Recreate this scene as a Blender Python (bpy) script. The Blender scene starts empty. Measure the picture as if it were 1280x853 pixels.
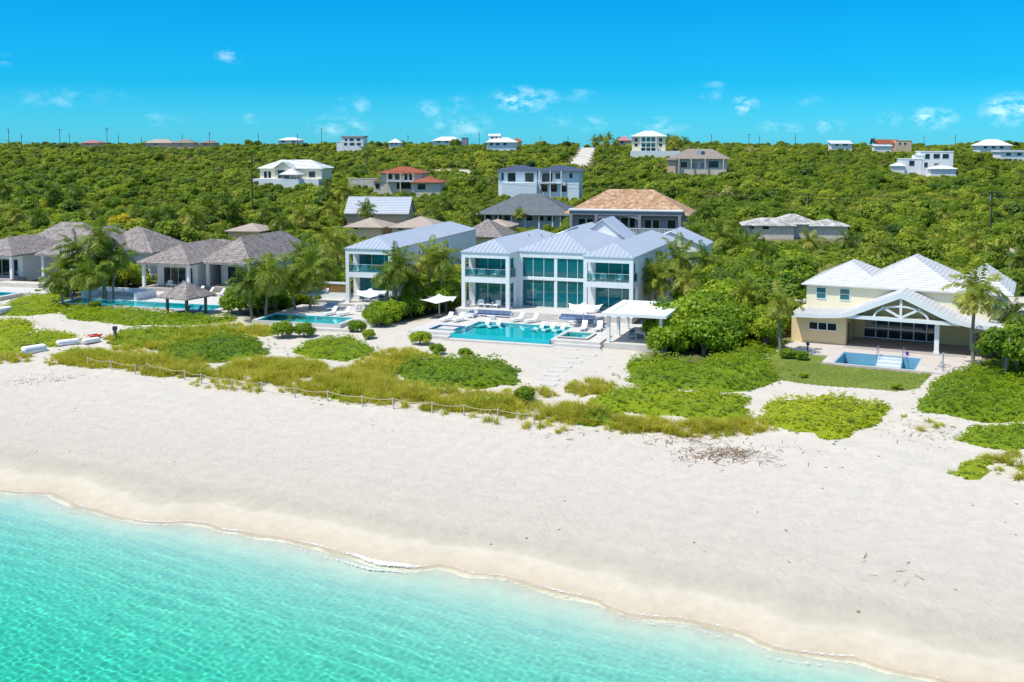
import bpy, math, random
import numpy as np
R = math.radians
scene = bpy.context.scene
C = scene.collection

# ---------------------------------------------------------------- camera
FPX, PY0, CAMZ = 1300.0, 289.0, 23.0
PITCH = math.atan(104 / 1300.0)
cd = bpy.data.cameras.new('camera')
cd.sensor_width = 36.0
cd.lens = 36.0 * FPX / 1280
cd.shift_y = -(426.5 - PY0) / 1280
cd.clip_start = 0.5
cd.clip_end = 6000
cam = bpy.data.objects.new('camera', cd)
C.objects.link(cam)
cam.location = (0, 0, CAMZ)
cam.rotation_euler = (R(90) - PITCH, 0, 0)
scene.camera = cam

# ---------------------------------------------------------------- light, sky, exposure
SUN_DIR = np.array([-0.40, -0.20, 0.89])
SUN_DIR /= np.linalg.norm(SUN_DIR)
SUN_EL = math.asin(SUN_DIR[2])
SUN_AZ = math.atan2(SUN_DIR[0], SUN_DIR[1])
SUN_STRENGTH, SKY_STRENGTH, EXPOSURE = 3.9, 0.15, 0.30
ld = bpy.data.lights.new('sun', 'SUN')
ld.energy = SUN_STRENGTH
ld.angle = R(0.53)
ld.color = (1.0, 0.955, 0.86)
sun = bpy.data.objects.new('sun', ld)
C.objects.link(sun)
sun.rotation_euler = (R(90) - SUN_EL, 0, math.pi - SUN_AZ)
scene.view_settings.view_transform = 'Standard'
scene.view_settings.look = 'None'
scene.view_settings.exposure = EXPOSURE
scene.view_settings.gamma = 1
scene.view_settings.use_curve_mapping = False
scene.render.engine = 'CYCLES'
scene.cycles.use_denoising = True
scene.cycles.max_bounces = 8
scene.cycles.transparent_max_bounces = 16
scene.cycles.caustics_reflective = False
scene.cycles.sample_clamp_indirect = 6

CLOUDS = [  # gnomonic x, y of the cloud (pixel centre), half width, half height, strength
    (655, 124, 36, 13, .8), (288, 70, 16, 8, .5), (440, 132, 18, 10, .45), (536, 136, 12, 9, .42), (574, 134, 14, 11, .5),
    (575, 157, 34, 13, .35), (425, 158, 30, 14, .3), (402, 156, 14, 9, .35), (205, 150, 22, 7, .35), (892, 114, 18, 9, .4),
    (930, 132, 15, 10, .55), (1040, 158, 15, 10, .5), (1166, 149, 25, 12, .62), (1268, 138, 34, 17, .95), (1112, 150, 14, 8, .25),
    (740, 155, 16, 9, .32), (830, 157, 26, 9, .3), (315, 148, 10, 6, .4), (2, 75, 12, 7, .5), (70, 122, 75, 10, .16), (725, 120, 18, 7, .25),
    (975, 160, 22, 9, .28), (700, 150, 14, 8, .28), (1015, 128, 14, 7, .2)]


def build_world():
    w = bpy.data.worlds.new('World')
    scene.world = w
    w.use_nodes = True
    nt = w.node_tree
    nt.nodes.clear()
    N, L = nt.nodes.new, nt.links.new
    out = N('ShaderNodeOutputWorld')
    bg = N('ShaderNodeBackground')
    bg.inputs[1].default_value = SKY_STRENGTH
    L(bg.outputs[0], out.inputs[0])
    sky = N('ShaderNodeTexSky')
    sky.sky_type = 'NISHITA'
    sky.sun_disc = False
    sky.sun_elevation = SUN_EL
    sky.sun_rotation = SUN_AZ
    sky.altitude = 20
    sky.dust_density = 0.35
    sky.ozone_density = 2.0
    hs = N('ShaderNodeHueSaturation')
    hs.inputs['Saturation'].default_value = 1.0
    hs.inputs['Value'].default_value = 1.0
    L(sky.outputs[0], hs.inputs['Color'])
    tint = N('ShaderNodeMixRGB')
    tint.blend_type = 'MULTIPLY'
    tint.inputs[0].default_value = 1
    L(hs.outputs[0], tint.inputs[1])
    tcs = N('ShaderNodeTexCoord')
    sps = N('ShaderNodeSeparateXYZ')
    L(tcs.outputs['Generated'], sps.inputs[0])
    crs = N('ShaderNodeValToRGB')          # deep tropical blue of the air
    mls = N('ShaderNodeMath')
    mls.operation = 'MULTIPLY'
    mls.inputs[1].default_value = 1.0
    L(sps.outputs[2], mls.inputs[0])
    L(mls.outputs[0], crs.inputs[0])
    e = crs.color_ramp.elements
    K = .258                               # ramp holds half the factor, doubled below
    e[0].position, e[0].color = 0.0, (.22 * K, 1.18 * K, 2.05 * K, 1)
    e[1].position, e[1].color = .55, (1.5 * K, 1.72 * K, 1.86 * K, 1)
    for p_, c_ in ((.06, (.035, .90, 1.58)), (.145, (.010, .90, 1.52)), (.24, (1.05, 1.45, 1.80))):
        q_ = e.new(p_)
        q_.color = tuple(k_ * K for k_ in c_) + (1,)
    dbl = N('ShaderNodeMixRGB')
    dbl.blend_type = 'MULTIPLY'
    dbl.inputs[0].default_value = 1
    dbl.inputs[2].default_value = (2, 2, 2, 1)
    L(crs.outputs[0], dbl.inputs[1])
    L(dbl.outputs[0], tint.inputs[2])
    # small fair weather clouds at their bearings
    tc = N('ShaderNodeTexCoord')
    sep = N('ShaderNodeSeparateXYZ')
    L(tc.outputs['Generated'], sep.inputs[0])

    def M(op, a, b=None, clamp=False):
        n = N('ShaderNodeMath')
        n.operation = op
        n.use_clamp = clamp
        for i, x in enumerate((a, b)):
            if x is None:
                continue
            if isinstance(x, (int, float)):
                n.inputs[i].default_value = x
            else:
                L(x, n.inputs[i])
        return n.outputs[0]
    yy = M('MAXIMUM', sep.outputs[1], 0.05)
    gx, gz_ = M('DIVIDE', sep.outputs[0], yy), M('DIVIDE', sep.outputs[2], yy)
    cmb = N('ShaderNodeCombineXYZ')
    L(gx, cmb.inputs[0])
    L(M('MULTIPLY', gz_, 1.7), cmb.inputs[1])
    n1 = N('ShaderNodeTexNoise')
    n1.inputs['Scale'].default_value = 60
    n1.inputs['Detail'].default_value = 7
    n1.inputs['Roughness'].default_value = .62
    L(cmb.outputs[0], n1.inputs['Vector'])
    n2 = N('ShaderNodeTexNoise')
    n2.inputs['Scale'].default_value = 24
    n2.inputs['Detail'].default_value = 4
    L(cmb.outputs[0], n2.inputs['Vector'])
    acc = None
    for (px, py, hw, hh, st) in CLOUDS:
        dx = (px - 640) / FPX
        dy = (PY0 - py) / FPX
        ry, rz = math.cos(PITCH) + dy * math.sin(PITCH), -math.sin(PITCH) + dy * math.cos(PITCH)
        a = M('DIVIDE', M('SUBTRACT', gx, dx / ry), hw / FPX)
        b = M('DIVIDE', M('SUBTRACT', gz_, rz / ry), hh / FPX)
        d = M('SQRT', M('ADD', M('MULTIPLY', a, a), M('MULTIPLY', b, b)))
        f = M('MULTIPLY', M('SUBTRACT', 1.45, d, True), st)
        acc = f if acc is None else M('MAXIMUM', acc, f)
    nz = M('MULTIPLY', M('SUBTRACT', n1.outputs[0], 0.43), 4.6, True)
    nz2 = M('MULTIPLY', M('SUBTRACT', n2.outputs[0], 0.30), 2.6, True)
    amt = M('MULTIPLY', M('MULTIPLY', acc, M('MULTIPLY', nz, nz2)), 0.85, True)
    mix = N('ShaderNodeMixRGB')
    L(amt, mix.inputs[0])
    L(tint.outputs[0], mix.inputs[1])
    mix.inputs[2].default_value = (8.6, 9.2, 9.4, 1)
    L(mix.outputs[0], bg.inputs[0])


build_world()

# ---------------------------------------------------------------- pixel <-> world
rng = np.random.default_rng(7)
random.seed(7)


def ray(px, py):
    dx = (px - 640) / FPX
    dy = (PY0 - py) / FPX
    return np.array([dx, math.cos(PITCH) + dy * math.sin(PITCH), -math.sin(PITCH) + dy * math.cos(PITCH)])


def atz(px, py, z):
    r = ray(px, py)
    t = (z - CAMZ) / r[2]
    return np.array([r[0] * t, r[1] * t, z])


SH0 = np.array([-34.0, 69.5])
SHD = np.array([0.9048, -0.4259])
SHN = np.array([0.4259, 0.9048])


def wob(x, y, k=1.0):
    return (np.sin(x * .31 * k + 1.3) * np.cos(y * .27 * k - .7) + .6 * np.sin(x * .67 * k - y * .53 * k + 2.1) + .4 * np.sin(x * 1.3 * k + y * 1.1 * k)) / 2


# how far each lobe of the swash reaches along the beach
FO_T = [-60, -8, .3, 2, 3.7, 5, 6.8, 9, 11.4, 13, 14.6, 15.6, 17, 18.6, 20.5, 23.3, 26.9, 30, 32, 33, 34, 35.1, 37.2, 38.9, 40.9, 42.5, 43.5, 44.4, 46.6, 48.2, 50, 51.5, 52.4, 55, 56.4, 58.2, 66, 120]
FO_S = [-.6, -1.0, -1.4, -.8, -.1, -.4, -1.2, -1.4, -2.0, -1.8, -1.1, -.2, -.1, -.35, -.2, 0, -.3, -.7, -.3, .5, .4, .2, .7, .2, .1, 0, -.6, -1.0, -.3, -.2, -.5, -1.4, -1.5, -.8, -1.3, -1.4, -1.4, -1.0]


def shore(x, y):
    t = (x - SH0[0]) * SHD[0] + (y - SH0[1]) * SHD[1]
    s = (x - SH0[0]) * SHN[0] + (y - SH0[1]) * SHN[1]
    off = np.interp(t, FO_T, FO_S)
    return t, s - off * np.exp(-(s / 3.0) ** 2) - .05 * np.sin(t * 2.3)


def gz(x, y):
    x = np.asarray(x, float)
    y = np.asarray(y, float)
    t, s = shore(x, y)
    z = np.interp(s, [-160, -60, -30, -14, -6, -2, 0, 1.6, 2.6, 3.4, 5, 14, 22, 28, 36, 45, 60, 90],
                  [-9, -6.0, -3.9, -2.3, -1.05, -.34, 0, .30, .62, .95, 1.10, 1.45, 2.0, 2.35, 2.7, 2.98, 3.12, 3.3])
    dune = np.interp(s, [6, 20, 26, 36, 45], [0, .06, .28, .2, 0])
    z = z + dune * wob(x, y)
    sand = np.interp(s, [2.2, 3.2, 6, 22, 30], [0, .045, .035, .05, 0])
    z = z + sand * (np.sin(x * 2.1 + y * .8 + 2 * wob(x, y)) * np.sin(y * 2.3 - x * .6) + .6 * wob(x * 3, y * 3))
    hill = np.interp(y, [0, 158, 210, 282, 330, 350, 420, 480, 520, 580, 700, 900, 6000],
                     [-50, 2.6, 5.0, 9.2, 12.6, 13.2, 18.6, 21.8, 22.9, 22.4, 18, 8, 2])
    hill = hill + np.interp(y, [170, 300], [0, 1]) * .9 * wob(x * .12, y * .12)
    z = np.maximum(z, hill)
    for fr, u0, u1, v0, v1, e, d in PITS:      # the ground is dug out under the pools
        u = (x - fr.O[0]) * fr.u[0] + (y - fr.O[1]) * fr.u[1]
        v = (x - fr.O[0]) * fr.v[0] + (y - fr.O[1]) * fr.v[1]
        z = z - d * ((u > u0 - e) & (u < u1 + e) & (v > v0 - e) & (v < v1 + e))
    return z


PITS = []


def gzf(x, y):
    return float(gz(x, y))


def G(px, py, up=0.0):
    """ground point seen at a pixel (ground raised by 'up', for things standing behind scrub)"""
    r = ray(px, py)
    ts = np.concatenate([np.arange(30, 200, .25), np.arange(200, 760, 1.0)])
    P = r[None, :] * ts[:, None]
    h = gz(P[:, 0], P[:, 1]) + up - (P[:, 2] + CAMZ)
    i = int(np.argmax(h > 0)) if (h > 0).any() else int(np.argmax(np.where((ts > 430) & (ts < 560), h, -99)))
    p = P[i]
    return np.array([p[0], p[1], gzf(p[0], p[1])])


class Fr:
    """a building frame: u runs along the front, v goes back from it"""

    def __init__(s, px, py, z, adeg, base=None):
        s.O = atz(px, py, z) if base is None else np.asarray(base, float)
        a = R(adeg)
        s.rz = -a
        s.u = np.array([math.cos(a), -math.sin(a), 0])
        s.v = np.array([math.sin(a), math.cos(a), 0])

    def w(s, u, v, z=0):
        return s.O + s.u * u + s.v * v + np.array([0, 0, z])

    def loc(s, p):
        d = np.asarray(p) - s.O
        return d @ s.u, d @ s.v


# ---------------------------------------------------------------- materials
MATS = {}


def mat(name, col, rough=.6, var=.08, vscale=1.2, bump=0.0, bscale=8.0, spec=.3, metal=0.0):
    if name in MATS:
        return MATS[name]
    m = bpy.data.materials.new(name)
    m.use_nodes = True
    nt = m.node_tree
    b = nt.nodes['Principled BSDF']
    N, L = nt.nodes.new, nt.links.new
    b.inputs['Roughness'].default_value = rough
    b.inputs['Metallic'].default_value = metal
    b.inputs['Specular IOR Level'].default_value = spec
    tc = N('ShaderNodeTexCoord')
    n = N('ShaderNodeTexNoise')
    n.inputs['Scale'].default_value = vscale
    n.inputs['Detail'].default_value = 6
    L(tc.outputs['Object'], n.inputs['Vector'])
    cr = N('ShaderNodeValToRGB')
    cr.color_ramp.elements[0].position = .3
    cr.color_ramp.elements[1].position = .7
    cr.color_ramp.elements[0].color = tuple(c * (1 - var) for c in col) + (1,)
    cr.color_ramp.elements[1].color = tuple(min(1, c * (1 + var)) for c in col) + (1,)
    L(n.outputs[0], cr.inputs[0])
    L(cr.outputs[0], b.inputs['Base Color'])
    if bump:
        n2 = N('ShaderNodeTexNoise')
        n2.inputs['Scale'].default_value = bscale
        n2.inputs['Detail'].default_value = 5
        L(tc.outputs['Object'], n2.inputs['Vector'])
        bp = N('ShaderNodeBump')
        bp.inputs['Strength'].default_value = bump
        bp.inputs['Distance'].default_value = .05
        L(n2.outputs[0], bp.inputs['Height'])
        L(bp.outputs[0], b.inputs['Normal'])
    MATS[name] = m
    return m


def foliage(name, cols, transl=.28, rough=.55, hue_noise=.25, nscale=.03):
    """cols: three leaf colours from deep to yellowish; each leaf, each plant and each area of ground varies"""
    m = bpy.data.materials.new(name)
    m.use_nodes = True
    nt = m.node_tree
    b = nt.nodes['Principled BSDF']
    N, L = nt.nodes.new, nt.links.new
    b.inputs['Roughness'].default_value = rough
    b.inputs['Specular IOR Level'].default_value = .25
    at = N('ShaderNodeAttribute')
    at.attribute_name = 'tint'
    oi = N('ShaderNodeObjectInfo')
    geo = N('ShaderNodeNewGeometry')
    nz = N('ShaderNodeTexNoise')
    nz.inputs['Scale'].default_value = nscale
    nz.inputs['Detail'].default_value = 3
    L(geo.outputs['Position'], nz.inputs['Vector'])

    def M(op, a, b_):
        n = N('ShaderNodeMath')
        n.operation = op
        for i, x in enumerate((a, b_)):
            if isinstance(x, (int, float)):
                n.inputs[i].default_value = x
            else:
                L(x, n.inputs[i])
        return n.outputs[0]
    v = M('ADD', M('MULTIPLY', at.outputs['Fac'], .5), M('MULTIPLY', oi.outputs['Random'], .5))
    v = M('ADD', v, M('MULTIPLY', M('SUBTRACT', nz.outputs[0], .5), hue_noise * 4))
    cr = N('ShaderNodeValToRGB')
    e = cr.color_ramp.elements
    e[0].position, e[1].position = .05, .95
    e[0].color, e[1].color = cols[0] + (1,), cols[2] + (1,)
    x = e.new(.5)
    x.color = cols[1] + (1,)
    L(v, cr.inputs[0])
    L(cr.outputs[0], b.inputs['Base Color'])
    tr = N('ShaderNodeBsdfTranslucent')
    mx = N('ShaderNodeMixRGB')
    mx.blend_type = 'MULTIPLY'
    mx.inputs[0].default_value = 1
    mx.inputs[2].default_value = (1.25, 1.25, .5, 1)
    L(cr.outputs[0], mx.inputs[1])
    L(mx.outputs[0], tr.inputs[0])
    ms = N('ShaderNodeMixShader')
    ms.inputs[0].default_value = transl
    L(b.outputs[0], ms.inputs[1])
    L(tr.outputs[0], ms.inputs[2])
    L(ms.outputs[0], nt.nodes['Material Output'].inputs[0])
    return m


M_WHITE = mat('white_render', (.78, .79, .79), .55, .03, .8, .05, 20)
M_WHITEROOF = mat('pale_metal_roof', (.70, .735, .78), .36, .03, .5, spec=.5, metal=.55)
M_GREYROOF = mat('grey_metal_roof', (.42, .46, .51), .45, .05, .4, spec=.5)
M_DECK = mat('pale_stone_paving', (.58, .555, .515), .7, .06, .9, .15, 6)
M_STEP = mat('stone_step', (.52, .49, .44), .75, .08, 1.2, .15, 6)
M_TAN = mat('tan_render', (.80, .62, .34), .7, .05, .6, .08, 14)
M_CREAM = mat('cream_render', (.82, .74, .53), .7, .04, .6, .08, 14)
M_TILEWHITE = mat('white_roof_tile', (.60, .595, .58), .6, .07, 2.2)
M_DARK = mat('dark_interior', (.03, .04, .045), .8, .2)
M_GLASSDARK = mat('dark_glass', (.012, .022, .028), .06, .3, .6, spec=.6)
M_TEALGLASS = mat('teal_glass', (.02, .14, .15), .06, .3, .6, spec=.6)
M_WOOD = mat('weathered_wood', (.17, .16, .15), .75, .2, 3, .2, 15)
M_BROWNWOOD = mat('brown_wood', (.30, .17, .07), .65, .2, 3, .2, 15)
M_CANVAS = mat('white_canvas', (.74, .75, .76), .8, .02)
M_CUSHION = mat('white_cushion', (.80, .81, .82), .85, .03)
M_BLUE = mat('blue_cushion', (.16, .23, .38), .85, .08)
M_GREYCUSH = mat('grey_cushion', (.40, .46, .55), .85, .08)
M_METAL = mat('white_powder_coat', (.78, .79, .80), .4, .02)
M_CHROME = mat('brushed_steel', (.55, .57, .58), .3, .05, metal=1.0)
M_POOLTILE = mat('pool_tile_turquoise', (.02, .50, .56), .4, .08, .35)
M_POOLPALE = mat('pool_plaster_pale', (.36, .56, .66), .5, .06, .4)
M_POOLBLUE = mat('pool_tile_blue', (.04, .16, .34), .35, .12, 2)
M_TRUNK = mat('grey_bark', (.24, .21, .17), .85, .2, 2.5, .4, 9)
M_POLE = mat('creosoted_pole', (.05, .045, .042), .8, .2)
M_ROPE = mat('rope', (.55, .50, .40), .9, .1)
M_POST = mat('bleached_post', (.52, .49, .43), .85, .12, 4)
M_REDTILE = mat('terracotta_tile', (.40, .13, .07), .7, .14, 1.2)
M_STONEWALL = mat('pale_stone', (.62, .56, .47), .85, .15, 1.5, .3, 6)
M_LIGHTBLUE = mat('pale_blue_render', (.72, .78, .82), .7, .04)
M_LILAC = mat('mauve_grey_render', (.31, .29, .33), .75, .06)
M_NAVYROOF = mat('slate_blue_roof', (.10, .13, .20), .5, .12, 1.0)
M_SLATE = mat('slate_grey_roof', (.15, .17, .185), .7, .16, 1.6)
M_BROWNROOF = mat('brown_roof', (.33, .27, .23), .8, .12, 1.0)
M_TANROOF = mat('sand_roof', (.48, .40, .33), .85, .1, 1.0)
M_PINK = mat('pink_roof', (.55, .24, .24), .8, .1)
M_PEACH = mat('peach_render', (.66, .48, .34), .8, .06)
M_YELLOW = mat('pale_yellow_render', (.76, .70, .48), .75, .05)
M_RED = mat('red_plastic', (.55, .03, .02), .35, .04)
M_ROAD = mat('pale_limestone_road', (.55, .51, .45), .9, .12, .2)
M_CURTAIN = mat('pale_curtain', (.22, .34, .35), .9, .06)


def brick_roof(name, c1, c2, scale, mort, wob_=0.5):
    m = bpy.data.materials.new(name)
    m.use_nodes = True
    nt = m.node_tree
    b = nt.nodes['Principled BSDF']
    N, L = nt.nodes.new, nt.links.new
    b.inputs['Roughness'].default_value = .85
    b.inputs['Specular IOR Level'].default_value = .15
    tc = N('ShaderNodeTexCoord')
    vo = N('ShaderNodeTexVoronoi')
    vo.inputs['Scale'].default_value = scale
    L(tc.outputs['Object'], vo.inputs['Vector'])
    sp = N('ShaderNodeSeparateColor')
    L(vo.outputs['Color'], sp.inputs[0])
    cr = N('ShaderNodeValToRGB')
    cr.color_ramp.elements[0].color = c1 + (1,)
    cr.color_ramp.elements[1].color = c2 + (1,)
    L(sp.outputs[0], cr.inputs[0])
    n = N('ShaderNodeTexNoise')
    n.inputs['Scale'].default_value = 1.1
    n.inputs['Detail'].default_value = 5
    L(tc.outputs['Object'], n.inputs['Vector'])
    mx = N('ShaderNodeMixRGB')
    mx.blend_type = 'MULTIPLY'
    mx.inputs[0].default_value = .55
    L(cr.outputs[0], mx.inputs[1])
    cr2 = N('ShaderNodeValToRGB')
    cr2.color_ramp.elements[0].position = .35
    cr2.color_ramp.elements[0].color = (.72, .70, .70, 1)
    cr2.color_ramp.elements[1].position = .65
    cr2.color_ramp.elements[1].color = (1.15, 1.13, 1.1, 1)
    L(n.outputs[0], cr2.inputs[0])
    L(cr2.outputs[0], mx.inputs[2])
    L(mx.outputs[0], b.inputs['Base Color'])
    bp = N('ShaderNodeBump')
    bp.inputs['Strength'].default_value = .6
    bp.inputs['Distance'].default_value = .04
    L(sp.outputs[1], bp.inputs['Height'])
    L(bp.outputs[0], b.inputs['Normal'])
    return m


M_SHINGLE = brick_roof('cedar_shingle', (.22, .19, .18), (.39, .35, .325), 3.4, .02)
M_ORANGETILE = brick_roof('mixed_clay_tile', (.40, .22, .12), (.62, .44, .30), 1.7, .02)


def glass_mat(name, tint, refl=1.0):
    m = bpy.data.materials.new(name)
    m.use_nodes = True
    nt = m.node_tree
    nt.nodes.clear()
    N, L = nt.nodes.new, nt.links.new
    out = N('ShaderNodeOutputMaterial')
    tr = N('ShaderNodeBsdfTransparent')
    tr.inputs[0].default_value = tint + (1,)
    gl = N('ShaderNodeBsdfGlossy')
    gl.inputs['Roughness'].default_value = .02
    gl.inputs['Color'].default_value = (.75, .95, .98, 1)
    fr = N('ShaderNodeFresnel')
    fr.inputs[0].default_value = 1.75
    mu = N('ShaderNodeMath')
    mu.operation = 'MULTIPLY'
    mu.use_clamp = True
    mu.inputs[1].default_value = refl
    L(fr.outputs[0], mu.inputs[0])
    mx = N('ShaderNodeMixShader')
    L(mu.outputs[0], mx.inputs[0])
    L(tr.outputs[0], mx.inputs[1])
    L(gl.outputs[0], mx.inputs[2])
    L(mx.outputs[0], out.inputs[0])
    return m


M_PANE = glass_mat('tinted_glazing', (.16, .50, .52), 1.5)
def film(m_, col, amt):
    nt = m_.node_tree
    out = [n for n in nt.nodes if n.bl_idname == 'ShaderNodeOutputMaterial'][0]
    src = out.inputs[0].links[0].from_socket
    d = nt.nodes.new('ShaderNodeBsdfDiffuse')
    d.inputs[0].default_value = col + (1,)
    mx = nt.nodes.new('ShaderNodeMixShader')
    mx.inputs[0].default_value = amt
    nt.links.new(src, mx.inputs[1])
    nt.links.new(d.outputs[0], mx.inputs[2])
    nt.links.new(mx.outputs[0], out.inputs[0])


film(M_PANE, (.02, .30, .34), .34)
M_BALGLASS = glass_mat('balustrade_glass', (.62, .86, .86), .9)


def pool_water(name, tint, ripple=14):
    m = glass_mat(name, tint, 1.0)
    nt = m.node_tree
    N, L = nt.nodes.new, nt.links.new
    tc = N('ShaderNodeTexCoord')
    n = N('ShaderNodeTexNoise')
    n.inputs['Scale'].default_value = 2.2
    n.inputs['Detail'].default_value = 3
    L(tc.outputs['Object'], n.inputs['Vector'])
    bp = N('ShaderNodeBump')
    bp.inputs['Strength'].default_value = .25
    bp.inputs['Distance'].default_value = .05
    L(n.outputs[0], bp.inputs['Height'])
    for nd in nt.nodes:
        if nd.bl_idname in ('ShaderNodeBsdfGlossy', 'ShaderNodeFresnel'):
            L(bp.outputs[0], nd.inputs['Normal'])
            if nd.bl_idname == 'ShaderNodeFresnel':
                nd.inputs[0].default_value = 1.33
    return m


M_POOLWATER = pool_water('pool_water', (.55, .98, .98))


# ---------------------------------------------------------------- mesh helpers
class MB:
    def __init__(s):
        s.V, s.F, s.I = [], [], []

    def face(s, pts, mi=0):
        k = len(s.V)
        s.V += [tuple(float(c) for c in p) for p in pts]
        s.F.append(tuple(range(k, k + len(pts))))
        s.I.append(mi)

    def box(s, x0, x1, y0, y1, z0, z1, mi=0):
        k = len(s.V)
        s.V += [(x0, y0, z0), (x1, y0, z0), (x1, y1, z0), (x0, y1, z0), (x0, y0, z1), (x1, y0, z1), (x1, y1, z1), (x0, y1, z1)]
        for f in ((0, 3, 2, 1), (4, 5, 6, 7), (0, 1, 5, 4), (1, 2, 6, 5), (2, 3, 7, 6), (3, 0, 4, 7)):
            s.F.append(tuple(k + i for i in f))
            s.I.append(mi)
        return s

    def prism(s, poly, z0, z1, mi=0):
        """vertical prism of a plan polygon (counter-clockwise)"""
        s.face([(x, y, z1) for x, y in poly], mi)
        n = len(poly)
        for i in range(n):
            (a, b), (c, d) = poly[i], poly[(i + 1) % n]
            s.face([(a, b, z0), (c, d, z0), (c, d, z1), (a, b, z1)], mi)
        return s

    def tube(s, pts, rad, n=8, mi=0, cap=True):
        pts = [np.asarray(p, float) for p in pts]
        if not hasattr(rad, '__len__'):
            rad = [rad] * len(pts)
        k = len(s.V)
        for i, p in enumerate(pts):
            d = pts[min(i + 1, len(pts) - 1)] - pts[max(i - 1, 0)]
            d = d / (np.linalg.norm(d) + 1e-9)
            a = np.cross(d, (0, 0, 1.0) if abs(d[2]) < .9 else (1.0, 0, 0))
            a /= np.linalg.norm(a)
            b = np.cross(d, a)
            for j in range(n):
                t = 2 * math.pi * j / n
                s.V.append(tuple(p + rad[i] * (math.cos(t) * a + math.sin(t) * b)))
        for i in range(len(pts) - 1):
            for j in range(n):
                s.F.append((k + i * n + j, k + i * n + (j + 1) % n, k + (i + 1) * n + (j + 1) % n, k + (i + 1) * n + j))
                s.I.append(mi)
        if cap:
            s.F.append(tuple(k + j for j in range(n)))
            s.F.append(tuple(k + (len(pts) - 1) * n + j for j in range(n)))
            s.I += [mi, mi]
        return s

    def plane_roof(s, poly, th=.07, rib=None, ribw=.05, ribh=.04, along='fall', mi=0):
        """a pitched roof plane with thickness; ribs are seams down the fall or courses across it"""
        P = [np.asarray(p, float) for p in poly]
        n = np.zeros(3)
        for i in range(len(P)):
            n += np.cross(P[i], P[(i + 1) % len(P)])
        n /= np.linalg.norm(n)
        if n[2] < 0:
            P = P[::-1]
            n = -n
        top = P
        bot = [p - np.array([0, 0, th]) for p in P]
        s.face(top, mi)
        s.face(bot[::-1], mi)
        for i in range(len(P)):
            j = (i + 1) % len(P)
            s.face([bot[i], bot[j], top[j], top[i]], mi)
        if rib:
            fall = np.array([n[0], n[1], 0.0])
            if np.linalg.norm(fall) < 1e-6:
                return s
            fall = fall / np.linalg.norm(fall)
            hor = np.array([-fall[1], fall[0], 0])
            fd = fall - n * (fall @ n)
            fd /= np.linalg.norm(fd)
            ax, ln = (hor, fd) if along == 'fall' else (fd, hor)
            c = [p @ ax for p in P]
            lo, hi = min(c), max(c)
            q = lo + rib * .5
            while q < hi:
                xs = []
                for i in range(len(P)):
                    j = (i + 1) % len(P)
                    if (c[i] - q) * (c[j] - q) < 0:
                        f = (q - c[i]) / (c[j] - c[i])
                        xs.append(P[i] + f * (P[j] - P[i]))
                if len(xs) == 2 and np.linalg.norm(xs[0] - xs[1]) > .1:
                    a, b = xs
                    w = ax * ribw / 2
                    up = n * ribh
                    s.face([a - w + up, b - w + up, b + w + up, a + w + up], mi)
                    s.face([a - w, b - w, b - w + up, a - w + up], mi)
                    s.face([a + w, b + w, b + w + up, a + w + up], mi)
                q += rib
        return s

    def hip(s, u0, u1, v0, v1, z, h, front='hip', back='hip', axis='v', **kw):
        """hip / gable roof over a rectangle; ridge runs along axis"""
        if axis == 'v':
            c = (u0 + u1) / 2
            hw = (u1 - u0) / 2
            a = (c, v0 + (hw if front == 'hip' else 0), z + h)
            b = (c, v1 - (hw if back == 'hip' else 0), z + h)
            if a[1] > b[1]:
                a = b = (c, (v0 + v1) / 2, z + h)
            A, B, D, E_ = (u0, v0, z), (u1, v0, z), (u1, v1, z), (u0, v1, z)
            same = a[1] == b[1]
            s.plane_roof([A, B, a] if True else 0, **kw) if front == 'hip' else None
            s.plane_roof([B, D, b] if same else [B, D, b, a], **kw)
            if back == 'hip':
                s.plane_roof([D, E_, b], **kw)
            s.plane_roof([E_, A, a] if same else [E_, A, a, b], **kw)
        else:
            c = (v0 + v1) / 2
            hw = (v1 - v0) / 2
            a = (u0 + (hw if front == 'hip' else 0), c, z + h)
            b = (u1 - (hw if back == 'hip' else 0), c, z + h)
            if a[0] > b[0]:
                a = b = ((u0 + u1) / 2, c, z + h)
            A, B, D, E_ = (u0, v0, z), (u1, v0, z), (u1, v1, z), (u0, v1, z)
            same = a[0] == b[0]
            s.plane_roof([A, B, a] if same else [A, B, b, a], **kw)
            if back == 'hip':
                s.plane_roof([B, D, b], **kw)
            s.plane_roof([D, E_, a] if same else [D, E_, a, b], **kw)
            if front == 'hip':
                s.plane_roof([E_, A, a], **kw)
        return s

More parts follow.
